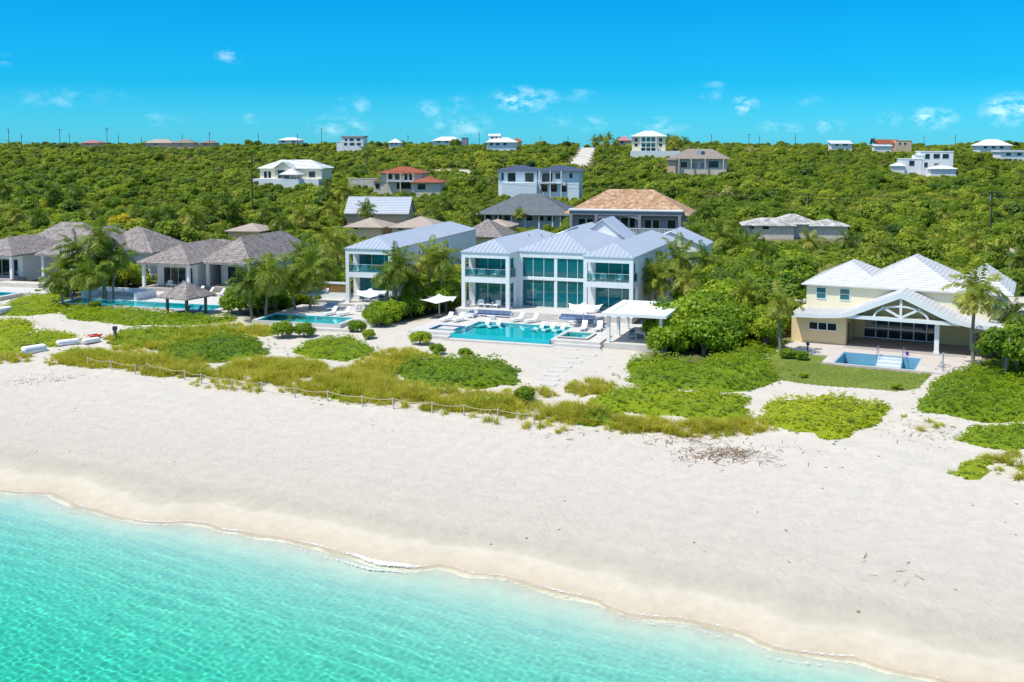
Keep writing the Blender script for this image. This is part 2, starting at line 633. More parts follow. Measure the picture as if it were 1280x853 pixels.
    def holes(s, rect, holes, z0, z1, mi=0):
        """flat slab with rectangular openings"""
        x0, x1, y0, y1 = rect
        xs = sorted({x0, x1} | {min(max(q, x0), x1) for h in holes for q in h[:2]})
        ys = sorted({y0, y1} | {min(max(q, y0), y1) for h in holes for q in h[2:]})

        def inn(i, j):
            if i < 0 or j < 0 or i >= len(xs) - 1 or j >= len(ys) - 1:
                return False
            cx, cy = (xs[i] + xs[i + 1]) / 2, (ys[j] + ys[j + 1]) / 2
            return not any(h[0] < cx < h[1] and h[2] < cy < h[3] for h in holes)
        for i in range(len(xs) - 1):
            for j in range(len(ys) - 1):
                if not inn(i, j):
                    continue
                a, b, c, d = xs[i], xs[i + 1], ys[j], ys[j + 1]
                s.face([(a, c, z1), (b, c, z1), (b, d, z1), (a, d, z1)], mi)
                if not inn(i, j - 1):
                    s.face([(a, c, z0), (b, c, z0), (b, c, z1), (a, c, z1)], mi)
                if not inn(i, j + 1):
                    s.face([(b, d, z0), (a, d, z0), (a, d, z1), (b, d, z1)], mi)
                if not inn(i - 1, j):
                    s.face([(a, d, z0), (a, c, z0), (a, c, z1), (a, d, z1)], mi)
                if not inn(i + 1, j):
                    s.face([(b, c, z0), (b, d, z0), (b, d, z1), (b, c, z1)], mi)
        return s

    def build(s, name, m, parent=None, smooth=False):
        me = bpy.data.meshes.new(name)
        me.from_pydata(s.V, [], s.F)
        for q in (m if isinstance(m, (list, tuple)) else [m]):
            me.materials.append(q)
        me.polygons.foreach_set('material_index', s.I)
        if smooth:
            me.polygons.foreach_set('use_smooth', [True] * len(s.F))
        me.update()
        o = bpy.data.objects.new(name, me)
        C.objects.link(o)
        if parent is not None:
            o.parent = parent
        return o


def mesh_np(name, V, Q, mats, tint=None, parent=None, smooth=False, mi=None, link=True, tris=None):
    """mesh from numpy quads"""
    me = bpy.data.meshes.new(name)
    nq = len(Q)
    nt_ = 0 if tris is None else len(tris)
    me.vertices.add(len(V))
    me.vertices.foreach_set('co', np.asarray(V, np.float32).ravel())
    idx = np.asarray(Q, np.int32).ravel()
    st = np.arange(nq, dtype=np.int32) * 4
    if nt_:
        idx = np.concatenate([idx, np.asarray(tris, np.int32).ravel()])
        st = np.concatenate([st, nq * 4 + np.arange(nt_, dtype=np.int32) * 3])
    me.loops.add(len(idx))
    me.loops.foreach_set('vertex_index', idx)
    me.polygons.add(nq + nt_)
    me.polygons.foreach_set('loop_start', st)
    for q in (mats if isinstance(mats, (list, tuple)) else [mats]):
        me.materials.append(q)
    if mi is not None:
        me.polygons.foreach_set('material_index', np.asarray(mi, np.int32))
    if tint is not None:
        a = me.attributes.new('tint', 'FLOAT', 'POINT')
        a.data.foreach_set('value', np.asarray(tint, np.float32))
    me.update(calc_edges=True)
    if smooth:
        me.polygons.foreach_set('use_smooth', np.ones(nq + nt_, bool))
    me.validate()
    if not link:
        return me
    o = bpy.data.objects.new(name, me)
    C.objects.link(o)
    if parent is not None:
        o.parent = parent
    return o


def tag(o, label, cat, group=None, kind=None):
    if label:
        o['label'] = label
    if cat:
        o['category'] = cat
    if group:
        o['group'] = group
    if kind:
        o['kind'] = kind
    return o


def thing(name, label, cat, loc=(0, 0, 0), rotz=0, group=None):
    o = bpy.data.objects.new(name, None)
    o.empty_display_size = .3
    C.objects.link(o)
    o.location = loc
    o.rotation_euler = (0, 0, rotz)
    return tag(o, label, cat, group)


def struct(o):
    o['kind'] = 'structure'
    return o


def dup(root, loc, rotz=0, scale=None, label=None, group=None):
    r = root.copy()
    C.objects.link(r)
    r.location = loc
    r.rotation_euler = (0, 0, rotz)
    if scale is not None:
        r.scale = (scale,) * 3 if not hasattr(scale, '__len__') else scale
    if label:
        r['label'] = label
    if group:
        r['group'] = group
    for ch in list(root.children):
        c = ch.copy()
        C.objects.link(c)
        c.parent = r
        for g in list(ch.children):
            d = g.copy()
            C.objects.link(d)
            d.parent = c
    return r


EXCL = []          # rectangles no scrub grows in: (frame, u0, u1, v0, v1)
EXPOLY = []        # ground polygons no scrub grows in


def excl(fr, u0, u1, v0, v1):
    EXCL.append((fr, u0, u1, v0, v1))


def inpoly(x, y, poly):
    x, y = np.asarray(x), np.asarray(y)
    ins = np.zeros(x.shape, bool)
    n = len(poly)
    for i in range(n):
        x0, y0 = poly[i][:2]
        x1, y1 = poly[(i + 1) % n][:2]
        c = ((y0 > y) != (y1 > y)) & (x < (x1 - x0) * (y - y0) / ((y1 - y0) if y1 != y0 else 1e-9) + x0)
        ins ^= c
    return ins


def polyd(x, y, poly):
    """distance to the outline"""
    d = np.full(np.shape(x), 1e9)
    n = len(poly)
    for i in range(n):
        a = np.array(poly[i][:2])
        b = np.array(poly[(i + 1) % n][:2])
        ab = b - a
        t = np.clip(((x - a[0]) * ab[0] + (y - a[1]) * ab[1]) / (ab @ ab + 1e-9), 0, 1)
        d = np.minimum(d, np.hypot(x - a[0] - t * ab[0], y - a[1] - t * ab[1]))
    return d


PITS += [(Fr(577, 384, 4.2, 20), 4.4, 15.3, -13.45, -5.4, .42, 2.2), (Fr(577, 384, 4.2, 20), 15.95, 18.7, -12.0, -9.1, .42, 2.2), (Fr(577, 384, 4.2, 20), 1.1, 4.4, -12, -8.9, .42, 2.2),
         (Fr(432.5, 378.5, 4.0, 16), -5, 5, -12.9, -8.5, .42, 2.2), (Fr(190, 359.5, 3.6, 17), -4.5, 18, -13.2, -9.3, .35, 2.2),
         (Fr(11, 349, 3.9, 15), -8, 9.5, -13, -9.3, .35, 2.2), (Fr(1057, 432, 3.2, 27), .4, 7.5, -9.2, -3.45, .45, 2.2)]


def gpoly(pts, up=0.0):
    return [tuple(G(px, py, up)[:2]) for px, py in pts]

# ================================================================ SETTING: ground, sea
LAWN_POLY = gpoly([(960, 446), (968, 428), (985, 425), (1040, 430), (1100, 440), (1178, 452), (1165, 468), (1148, 486), (1120, 490), (1060, 485), (1000, 480), (965, 474)])
CLEARINGS = [  # pale bare ground among the scrub
    [(1246, 307), (1262, 304), (1279, 318), (1285, 336), (1262, 336)],
    [(1258, 236), (1266, 236), (1274, 252), (1270, 254)],
    [(535, 212), (585, 212), (592, 219), (540, 219)],
    [(1142, 219), (1180, 217), (1196, 221), (1150, 224)],
    [(922, 216), (936, 216), (937, 224), (924, 224)],
    [(857, 246), (896, 245), (897, 251), (860, 251)],
]
CLEAR_W = [gpoly(p) for p in CLEARINGS]
ROAD_PX = [(711, 209), (734, 209), (739, 197), (744, 186), (741, 183), (727, 183), (722, 194)]
ROAD_W = gpoly(ROAD_PX)
EXPOLY += [ROAD_W] + CLEAR_W


def build_ground():
    m = bpy.data.materials.new('beach_and_scrub_ground')
    m.use_nodes = True
    nt = m.node_tree
    b = nt.nodes['Principled BSDF']
    N, L = nt.nodes.new, nt.links.new
    at = N('ShaderNodeAttribute')
    at.attribute_name = 'inland'
    veg = N('ShaderNodeAttribute')
    veg.attribute_name = 'soil'
    geo = N('ShaderNodeNewGeometry')

    def noise(scale, detail=5, rough=.55):
        n = N('ShaderNodeTexNoise')
        n.inputs['Scale'].default_value = scale
        n.inputs['Detail'].default_value = detail
        n.inputs['Roughness'].default_value = rough
        L(geo.outputs['Position'], n.inputs['Vector'])
        return n.outputs[0]

    def M(op, a, b_, clamp=False):
        n = N('ShaderNodeMath')
        n.operation = op
        n.use_clamp = clamp
        for i, x in enumerate((a, b_)):
            if isinstance(x, (int, float)):
                n.inputs[i].default_value = x
            else:
                L(x, n.inputs[i])
        return n.outputs[0]
    s = M('ADD', at.outputs['Fac'], M('MULTIPLY', M('SUBTRACT', noise(.35, 3), .5), 1.1))
    s = M('ADD', s, M('MULTIPLY', M('SUBTRACT', noise(1.7, 3), .5), .5))
    mr = M('MULTIPLY', M('ADD', s, 4.0), 1 / 34.0, True)
    cr = N('ShaderNodeValToRGB')
    e = cr.color_ramp.elements

    def pos(v):
        return (v + 4) / 34.0
    stops = [(-3.8, (.74, .75, .68)), (-1.7, (.88, .83, .69)), (-.5, (.82, .73, .57)), (-.15, (.52, .43, .31)), (.8, (.545, .475, .36)), (2.0, (.56, .50, .40)), (2.3, (.485, .435, .345)),
             (3.2, (.44, .40, .325)), (4.4, (.50, .456, .378)), (14, (.54, .492, .418)), (28, (.57, .522, .447))]
    e[0].position, e[0].color = pos(stops[0][0]), stops[0][1] + (1,)
    e[1].position, e[1].color = pos(stops[-1][0]), stops[-1][1] + (1,)
    for p, c in stops[1:-1]:
        x = e.new(pos(p))
        x.color = c + (1,)
    L(mr, cr.inputs[0])
    # fine mottling of trodden sand
    mot = N('ShaderNodeMixRGB')
    mot.blend_type = 'MULTIPLY'
    mot.inputs[0].default_value = 1
    L(cr.outputs[0], mot.inputs[1])
    cr2 = N('ShaderNodeValToRGB')
    cr2.color_ramp.elements[0].position, cr2.color_ramp.elements[1].position = .3, .62
    cr2.color_ramp.elements[0].color = (.90, .90, .90, 1)
    cr2.color_ramp.elements[1].color = (1.03, 1.03, 1.03, 1)
    L(noise(1.3, 8, .7), cr2.inputs[0])
    L(cr2.outputs[0], mot.inputs[2])
    # specks of dried weed and shell grit
    vo = N('ShaderNodeTexVoronoi')
    vo.inputs['Scale'].default_value = .75
    L(geo.outputs['Position'], vo.inputs['Vector'])
    speck = M('MULTIPLY', M('LESS_THAN', vo.outputs['Distance'], .075), M('GREATER_THAN', noise(.22, 2), .54))
    speck = M('MULTIPLY', speck, M('GREATER_THAN', s, 2.6))
    sm = N('ShaderNodeMixRGB')
    L(M('MULTIPLY', speck, .75), sm.inputs[0])
    L(mot.outputs[0], sm.inputs[1])
    sm.inputs[2].default_value = (.13, .10, .07, 1)
    # soil and litter under the scrub
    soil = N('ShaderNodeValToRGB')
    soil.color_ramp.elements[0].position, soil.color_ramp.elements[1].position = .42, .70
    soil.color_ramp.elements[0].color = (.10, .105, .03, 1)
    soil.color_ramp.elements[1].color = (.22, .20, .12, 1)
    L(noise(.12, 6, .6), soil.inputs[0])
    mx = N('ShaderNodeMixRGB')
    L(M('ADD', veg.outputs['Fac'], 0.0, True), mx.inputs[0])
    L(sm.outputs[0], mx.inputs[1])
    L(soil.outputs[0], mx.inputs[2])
    L(mx.outputs[0], b.inputs['Base Color'])
    rr = N('ShaderNodeMapRange')
    rr.inputs[1].default_value, rr.inputs[2].default_value = -.2, 1.2
    rr.inputs[3].default_value, rr.inputs[4].default_value = .35, .95
    L(s, rr.inputs[0])
    L(rr.outputs[0], b.inputs['Roughness'])
    b.inputs['Specular IOR Level'].default_value = .2
    # footprints and wind ripples, only on the dry sand
    dry = N('ShaderNodeMapRange')
    dry.inputs[1].default_value, dry.inputs[2].default_value = 2.0, 3.2
    L(s, dry.inputs[0])
    hgt = M('ADD', M('MULTIPLY', noise(2.6, 4, .6), 1.0), M('MULTIPLY', noise(9, 3), .22))
    vp = N('ShaderNodeTexVoronoi')
    vp.inputs['Scale'].default_value = 1.5
    L(geo.outputs['Position'], vp.inputs['Vector'])
    pit = M('MULTIPLY', M('SUBTRACT', .30, vp.outputs['Distance'], True), M('MULTIPLY', M('SUBTRACT', noise(.16, 3), .45, True), 22.0, True))
    hgt = M('SUBTRACT', hgt, M('MULTIPLY', pit, 2.2))
    bp = N('ShaderNodeBump')
    bp.inputs['Distance'].default_value = .20
    L(M('MULTIPLY', dry.outputs[0], .36), bp.inputs['Strength'])
    L(hgt, bp.inputs['Height'])
    L(bp.outputs[0], b.inputs['Normal'])

    def axis(segs):
        out = []
        for a, c, st in segs:
            out += list(np.arange(a, c, st))
        return np.array(out + [segs[-1][1]])
    X = axis([(-1400, -300, 60), (-300, -90, 6), (-90, 80, .5), (80, 300, 6), (300, 1400, 60)])
    Y = axis([(-700, -40, 40), (-40, 30, 3), (30, 118, .45), (118, 165, .9), (165, 560, 4), (560, 900, 20), (900, 3000, 150)])
    gx, gy = np.meshgrid(X, Y)
    z = gz(gx, gy)
    z[gy > 1200] = np.minimum(z[gy > 1200], 6)
    V = np.stack([gx, gy, z], -1).reshape(-1, 3)
    nx, ny = len(X), len(Y)
    i = np.arange((ny - 1) * nx).reshape(ny - 1, nx)[:, :-1].ravel()
    Q = np.stack([i, i + 1, i + 1 + nx, i + nx], 1)
    o = mesh_np('ground', V, Q, m, smooth=True)
    t, s_ = shore(gx, gy)
    a = o.data.attributes.new('inland', 'FLOAT', 'POINT')
    a.data.foreach_set('value', s_.ravel().astype(np.float32))
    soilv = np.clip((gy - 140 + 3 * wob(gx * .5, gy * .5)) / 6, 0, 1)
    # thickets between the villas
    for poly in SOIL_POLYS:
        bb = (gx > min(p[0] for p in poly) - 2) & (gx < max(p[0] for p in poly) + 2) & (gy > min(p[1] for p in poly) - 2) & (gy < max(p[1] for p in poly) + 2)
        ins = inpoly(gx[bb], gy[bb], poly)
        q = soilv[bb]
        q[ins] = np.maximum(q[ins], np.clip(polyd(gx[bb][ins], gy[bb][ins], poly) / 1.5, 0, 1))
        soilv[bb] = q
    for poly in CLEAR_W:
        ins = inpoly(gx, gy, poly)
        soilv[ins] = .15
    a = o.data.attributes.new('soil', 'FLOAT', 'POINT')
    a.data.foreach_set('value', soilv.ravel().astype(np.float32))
    try:
        o.cycles.is_caustics_receiver = True
    except Exception:
        pass
    return struct(o)


SOIL_POLYS = [gpoly(p) for p in (
    [(80, 372), (170, 350), (168, 372), (150, 384), (90, 384)],
    [(300, 380), (420, 352), (428, 372), (385, 392), (330, 408), (300, 402)],
    [(440, 395), (500, 372), (578, 352), (572, 385), (530, 402), (470, 408)],
    [(790, 425), (880, 380), (1000, 392), (1008, 425), (962, 445), (930, 470), (800, 470)],
    [(1180, 470), (1230, 438), (1300, 420), (1300, 520), (1190, 510)])]
ground = build_ground()


def build_sea():
    # open water far out, and a finely waved sheet off the beach
    m = bpy.data.materials.new('clear_turquoise_sea_water')
    m.use_nodes = True
    nt = m.node_tree
    nt.nodes.clear()
    N, L = nt.nodes.new, nt.links.new
    out = N('ShaderNodeOutputMaterial')
    g = N('ShaderNodeBsdfGlass')
    g.inputs['IOR'].default_value = 1.33
    g.inputs['Roughness'].default_value = 0
    g.inputs['IOR'].default_value = 1.24
    at = N('ShaderNodeAttribute')          # colour of the water column, deeper is bluer green
    at.attribute_name = 'column'
    L(at.outputs['Color'], g.inputs['Color'])
    L(g.outputs[0], out.inputs['Surface'])
    tt = np.concatenate([np.arange(-130, -12, 2), np.arange(-12, 70, .09), np.arange(70, 140, 2)])
    ss = np.concatenate([np.arange(-160, -30, 4), np.arange(-30, .6, .09)])
    T, S = np.meshgrid(tt, ss)
    x = SH0[0] + T * SHD[0] + S * SHN[0]
    y = SH0[1] + T * SHD[1] + S * SHN[1]
    r2 = np.random.default_rng(3)
    h = np.zeros_like(x)
    for k in range(70):
        wl = r2.uniform(.24, .56) if k < 46 else r2.uniform(.7, 3.2)
        ang = r2.normal(0, .6) + 1.30
        kx, ky = math.cos(ang) * 2 * math.pi / wl, math.sin(ang) * 2 * math.pi / wl
        amp = .0015 * wl ** 1.0 * r2.uniform(.6, 1.3)
        h += amp * np.sin(kx * T + ky * S + r2.uniform(0, 6.3))
    # little sets running up the sand
    h += np.interp(S, [-14, -8, -1], [0, .019, .007]) * (.55 + .45 * np.sin(T * .5 + S * .3)) * np.sin(S * 5.2 + 1.6 * np.sin(T * .35) + .9 * np.sin(T * .13))
    h *= np.clip(-gz(x, y) / .8, .015, 1)
    z = h + np.interp(S, [-4, 1.2], [0, .03])
    V = np.stack([x, y, z], -1).reshape(-1, 3)
    nx, ny = len(tt), len(ss)
    i = np.arange((ny - 1) * nx).reshape(ny - 1, nx)[:, :-1].ravel()
    Q = np.stack([i, i + 1, i + 1 + nx, i + nx], 1)
    dep = np.maximum(-gz(x, y), 0).ravel()
    col = np.stack([np.exp(-dep * k) for k in (.53, .035, .10)] + [np.ones_like(dep)], 1)
    deep = (dep > .11 + .04 * wob(x * 1.5, y * 1.5).ravel())[Q].any(1)

    def water(name, q, mt):
        us, inv = np.unique(q, return_inverse=True)
        ob = mesh_np(name, V[us], inv.reshape(-1, 4), mt, smooth=True)
        a = ob.data.attributes.new('column', 'FLOAT_COLOR', 'POINT')
        a.data.foreach_set('color', col[us].ravel().astype(np.float32))
        return ob
    o = water('sea_water', Q[deep], m)
    # the thin film running up the sand
    f = glass_mat('swash_film', (1, 1, 1), .9)
    n2, l2 = f.node_tree.nodes, f.node_tree.links
    a2 = n2.new('ShaderNodeAttribute')
    a2.attribute_name = 'column'
    mm = n2.new('ShaderNodeMixRGB')
    mm.blend_type = 'MULTIPLY'
    mm.inputs[0].default_value = .5
    l2.new(a2.outputs['Color'], mm.inputs[1])
    l2.new(a2.outputs['Color'], mm.inputs[2])
    for nd in n2:
        if nd.bl_idname == 'ShaderNodeBsdfTransparent':
            l2.new(mm.outputs[0], nd.inputs[0])
        if nd.bl_idname == 'ShaderNodeFresnel':
            nd.inputs[0].default_value = 1.2
    struct(water('swash_water', Q[~deep & ((dep > 0)[Q].any(1))], f))
    try:
        o.cycles.is_caustics_caster = True
        sun.data.cycles.is_caustics_light = True
    except Exception as ex:
        print('caustics', ex)
    return struct(o)


sea = build_sea()


def build_foam():
    m = bpy.data.materials.new('sea_foam')
    m.use_nodes = True
    nt = m.node_tree
    b = nt.nodes['Principled BSDF']
    N, L = nt.nodes.new, nt.links.new
    b.inputs['Base Color'].default_value = (.84, .85, .84, 1)
    b.inputs['Roughness'].default_value = .7
    at = N('ShaderNodeAttribute')
    at.attribute_name = 'tint'
    geo = N('ShaderNodeNewGeometry')
    n = N('ShaderNodeTexNoise')
    n.inputs['Scale'].default_value = 5.5
    n.inputs['Detail'].default_value = 6
    n.inputs['Roughness'].default_value = .7
    L(geo.outputs['Position'], n.inputs['Vector'])
    a = N('ShaderNodeMath')
    a.operation = 'ADD'
    L(at.outputs['Fac'], a.inputs[0])
    L(n.outputs[0], a.inputs[1])
    mr = N('ShaderNodeMapRange')
    mr.inputs[1].default_value, mr.inputs[2].default_value = .92, 1.12
    L(a.outputs[0], mr.inputs[0])
    L(mr.outputs[0], b.inputs['Alpha'])
    tt_ = np.arange(-22, 72, .12)
    hot = np.interp(tt_, [-22, 5, 8, 14, 17, 26, 28, 30, 32, 33.5, 35, 43, 45, 48, 52, 72], [.0, .0, .10, .06, .14, .05, .22, .34, .30, .05, .10, .05, .16, .10, .04, .0])
    hot = hot + .10 * np.sin(tt_ * .8) * np.sin(tt_ * .31 + 1)
    sgrid = np.arange(-4, 3, .02)
    X_ = SH0[0] + tt_[:, None] * SHD[0] + sgrid[None] * SHN[0]
    Y_ = SH0[1] + tt_[:, None] * SHD[1] + sgrid[None] * SHN[1]
    dry_ = gz(X_, Y_) > .025
    edge_s = sgrid[np.argmax(dry_, 1)]                       # where the water meets the sand
    V, tint, Q = [], [], []
    k0 = 0

    def strip(s_in, s_out, base, power, lift):
        nonlocal k0
        cols = 7
        f = np.linspace(0, 1, cols)
        sg = s_in[:, None] * (1 - f) + s_out[:, None] * f
        x = SH0[0] + tt_[:, None] * SHD[0] + sg * SHN[0]
        y = SH0[1] + tt_[:, None] * SHD[1] + sg * SHN[1]
        z = np.maximum(gz(x, y), .025) + lift
        V.append(np.stack([x, y, z], -1).reshape(-1, 3))
        tint.append((base[:, None] * np.maximum(0, 1 - np.abs(2 * f - .7) ** power)[None]).ravel())
        i = np.arange((len(tt_) - 1) * cols).reshape(len(tt_) - 1, cols)[:, :-1].ravel() + k0
        Q.append(np.stack([i, i + cols, i + cols + 1, i + 1], 1))
        k0 += len(tt_) * cols
    strip(edge_s + .08, edge_s - .28 - hot * 1.6, .41 + .07 * np.sin(tt_ * 1.7) * np.sin(tt_ * .43) + hot * .7, 2.0, .008)
    strip(edge_s - .75 - .3 * np.sin(tt_ * .27), edge_s - 1.25 - .4 * np.sin(tt_ * .27 + .8), .36 + hot * .5, 2.0, .012)
    old = edge_s + .9 + .5 * np.abs(np.sin(tt_ * .23)) + .2 * np.sin(tt_ * .7)
    strip(old + .08, old - .10, .34 + .05 * np.sin(tt_ * .9), 2.0, .012)
    V, Q = np.concatenate(V), np.concatenate(Q)
    o = mesh_np('swash_foam', V, Q, m, np.concatenate(tint))
    return tag(o, None, None, None, 'stuff')


foam = build_foam()

# the unpaved road over the ridge
def ground_sheet(name, poly, m, dz=.03, step=1.0):
    xs = [p[0] for p in poly]
    ys = [p[1] for p in poly]
    X = np.arange(min(xs) - step, max(xs) + step, step)
    Y = np.arange(min(ys) - step, max(ys) + step, step)
    gx, gy = np.meshgrid(X, Y)
    nx, ny = len(X), len(Y)
    ins = inpoly(gx + step / 2, gy + step / 2, poly)
    i = np.arange(nx * ny).reshape(ny, nx)
    k = i[:-1, :-1][ins[:-1, :-1]]
    Q = np.stack([k, k + 1, k + 1 + nx, k + nx], 1)
    V = np.stack([gx, gy, gz(gx, gy) + dz], -1).reshape(-1, 3)
    us, inv = np.unique(Q, return_inverse=True)
    return mesh_np(name, V[us], inv.reshape(-1, 4), m, smooth=True)


struct(ground_sheet('road', ROAD_W, M_ROAD, .06, 1.5))

# ================================================================ VILLAS
def glazing(parent, name, u0, u1, v, z0, z1, n, m=None, fw=.07, face='front', depth=.06, frame_m=None):
    """one glazed opening: pane part with its frame as a sub-part"""
    m = m or M_PANE
    p = MB()
    f = MB()

    def bx(mb, a, b, c, d, off0, off1):
        if face == 'front':
            mb.box(a, b, v + off0, v + off1, c, d)
        else:
            mb.box(v + off0, v + off1, a, b, c, d)
    bx(p, u0 + .02, u1 - .02, z0 + .02, z1 - .02, -.012, .012)
    for k in range(n + 1):
        c = u0 + (u1 - u0) * k / n
        a = min(max(c - fw / 2, u0), u1 - fw)
        bx(f, a, a + fw, z0, z1, -depth / 2, depth / 2)
    bx(f, u0, u1, z0, z0 + fw, -depth / 2 - .003, depth / 2 + .003)
    bx(f, u0, u1, z1 - fw, z1, -depth / 2 - .003, depth / 2 + .003)
    o = p.build('window', m, parent)
    f.build('frame', frame_m or M_METAL, o)
    return o


def small_window(parent, u0, u1, v, z0, z1, m=None, side=None, rails=True, out=.05):
    """window with a white surround set on a wall facing the front, or facing +u when side is 'u'"""
    m = m or M_GLASSDARK
    p, f = MB(), MB()
    w = .07

    def bx(mb, a, b, c, d, o0, o1):
        if side == 'u':
            mb.box(v + o0, v + o1, a, b, c, d)
        else:
            mb.box(a, b, v - o1, v - o0, c, d)
    bx(p, u0, u1, z0, z1, -.10, .012)
    bx(f, u0 - w, u0, z0 - w, z1 + w, -.02, out)
    bx(f, u1, u1 + w, z0 - w, z1 + w, -.02, out)
    bx(f, u0, u1, z0 - w, z0, -.02, out + .02)
    bx(f, u0, u1, z1, z1 + w, -.02, out)
    if rails:
        zc = (z0 + z1) / 2
        bx(f, u0, u1, zc - .03, zc + .03, -.02, out - .01)
    o = p.build('window', m, parent)
    f.build('frame', M_METAL, o)
    return o


def balustrade(parent, segs, z0, h=.95):
    p, f = MB(), MB()
    for (a, b, c, d) in segs:
        dx, dy = c - a, d - b
        L = math.hypot(dx, dy)
        nx, ny = -dy / L * .01, dx / L * .01
        p.prism([(a - nx, b - ny), (c - nx, d - ny), (c + nx, d + ny), (a + nx, b + ny)][::-1] if False else [(a + nx * -1, b + ny * -1), (c - nx, d - ny), (c + nx, d + ny), (a + nx, b + ny)], z0 + .03, z0 + h)
        f.prism([(a - nx * 2, b - ny * 2), (c - nx * 2, d - ny * 2), (c + nx * 2, d + ny * 2), (a + nx * 2, b + ny * 2)], z0 + h, z0 + h + .03)
    o = p.build('balustrade', M_BALGLASS, parent)
    f.build('rail', M_METAL, o)


def room(parent, u0, u1, v0, v1, z0, z1, seed):
    """what shows dimly behind the glazing: back wall, floor, curtains"""
    r = random.Random(seed)
    b = MB()
    b.box(u0, u1, v1 - .1, v1, z0, z1)
    b.build('interior_wall', mat('room_wall', (.16, .21, .22), .8, .1), parent)
    MB().box(u0, u1, v0 + .1, v1 - .11, z0, z0 + .04).build('interior_floor', mat('room_floor', (.20, .17, .14), .6, .1), parent)
    for k in range(max(2, int((u1 - u0) / 2))):
        c = u0 + (u1 - u0) * (k + r.uniform(.1, .9)) / max(2, int((u1 - u0) / 2))
        w = r.uniform(.4, .9)
        m_ = MB()
        q = c
        while q < min(c + w, u1 - .1):      # pleats
            m_.box(q, q + .07, v0 + .22 + .05 * (int(q * 10) % 2), v0 + .27 + .05 * (int(q * 10) % 2), z0 + .05, z1 - .05)
            q += .10
        if m_.V:
            m_.build('curtain', M_CURTAIN, parent)


def villa_wing(t, wall, u0, u1, v0, v1, ze, split, seed, open_front=True, porch=2.5, col=.44):
    """two storeys of glass behind a square white frame, solid further back"""
    fas = .70
    b0, b1 = split
    vg = v0 + porch
    for cu in (u0, u1 - col):
        wall.box(cu, cu + col, v0, v0 + col, 0, ze)
    wall.box(u0 + col, u1 - col, v0 + .002, v0 + col - .05, ze - fas, ze - .002)
    wall.box(u0 + col, u1 - col, v0 + .002, v0 + col - .05, b0, b1)
    # ceilings and the first floor slab of the loggia
    wall.box(u0 + .003, u1 - .003, v0 + col - .05, vg + 3.6, b0 + .02, b1 - .02)
    wall.box(u0 + .02, u1 - .02, v0 + col - .05, vg + 3.6, ze - .35, ze - .05)
    # inner piers and side walls
    wall.box(u0 + .01, u0 + .75, vg - .25, vg + .05, 0, ze - .06)
    wall.box(u0 + .01, u0 + .25, vg + .05, vg + 3.6, 0, ze - .06)
    wall.box(u1 - .25, u1 - .01, vg - .1, vg + 3.6, 0, ze - .06)
    wall.box(u0 + .005, u1 - .005, vg + 3.6, v1, -1.5, ze - .02)
    # side beams
    for a in ((u0 + .004, u0 + .30), (u1 - .30, u1 - .004)):
        wall.box(a[0], a[1], v0 + col, vg, ze - fas, ze - .004)
        wall.box(a[0], a[1], v0 + col, vg, b0 - .01, b1 - .004)
    g0, g1 = u0 + .75, u1 - .25
    glazing(t, 'window', g0, g1, vg - .1, b1, ze - fas + .25, 3)
    glazing(t, 'window', g0, g1, vg - .1, .02, b0 - .06, 3)
    room(t, u0 + .26, u1 - .26, vg, vg + 3.55, b1 - .01, ze - .36, seed)
    room(t, u0 + .26, u1 - .26, vg, vg + 3.55, .0, b0 + .01, seed + 9)
    balustrade(t, [(u0 + col, v0 + .12, u1 - col, v0 + .12), (u0 + .12, v0 + col, u0 + .12, vg - .3), (u1 - .12, v0 + col, u1 - .12, vg - .1)], b1)


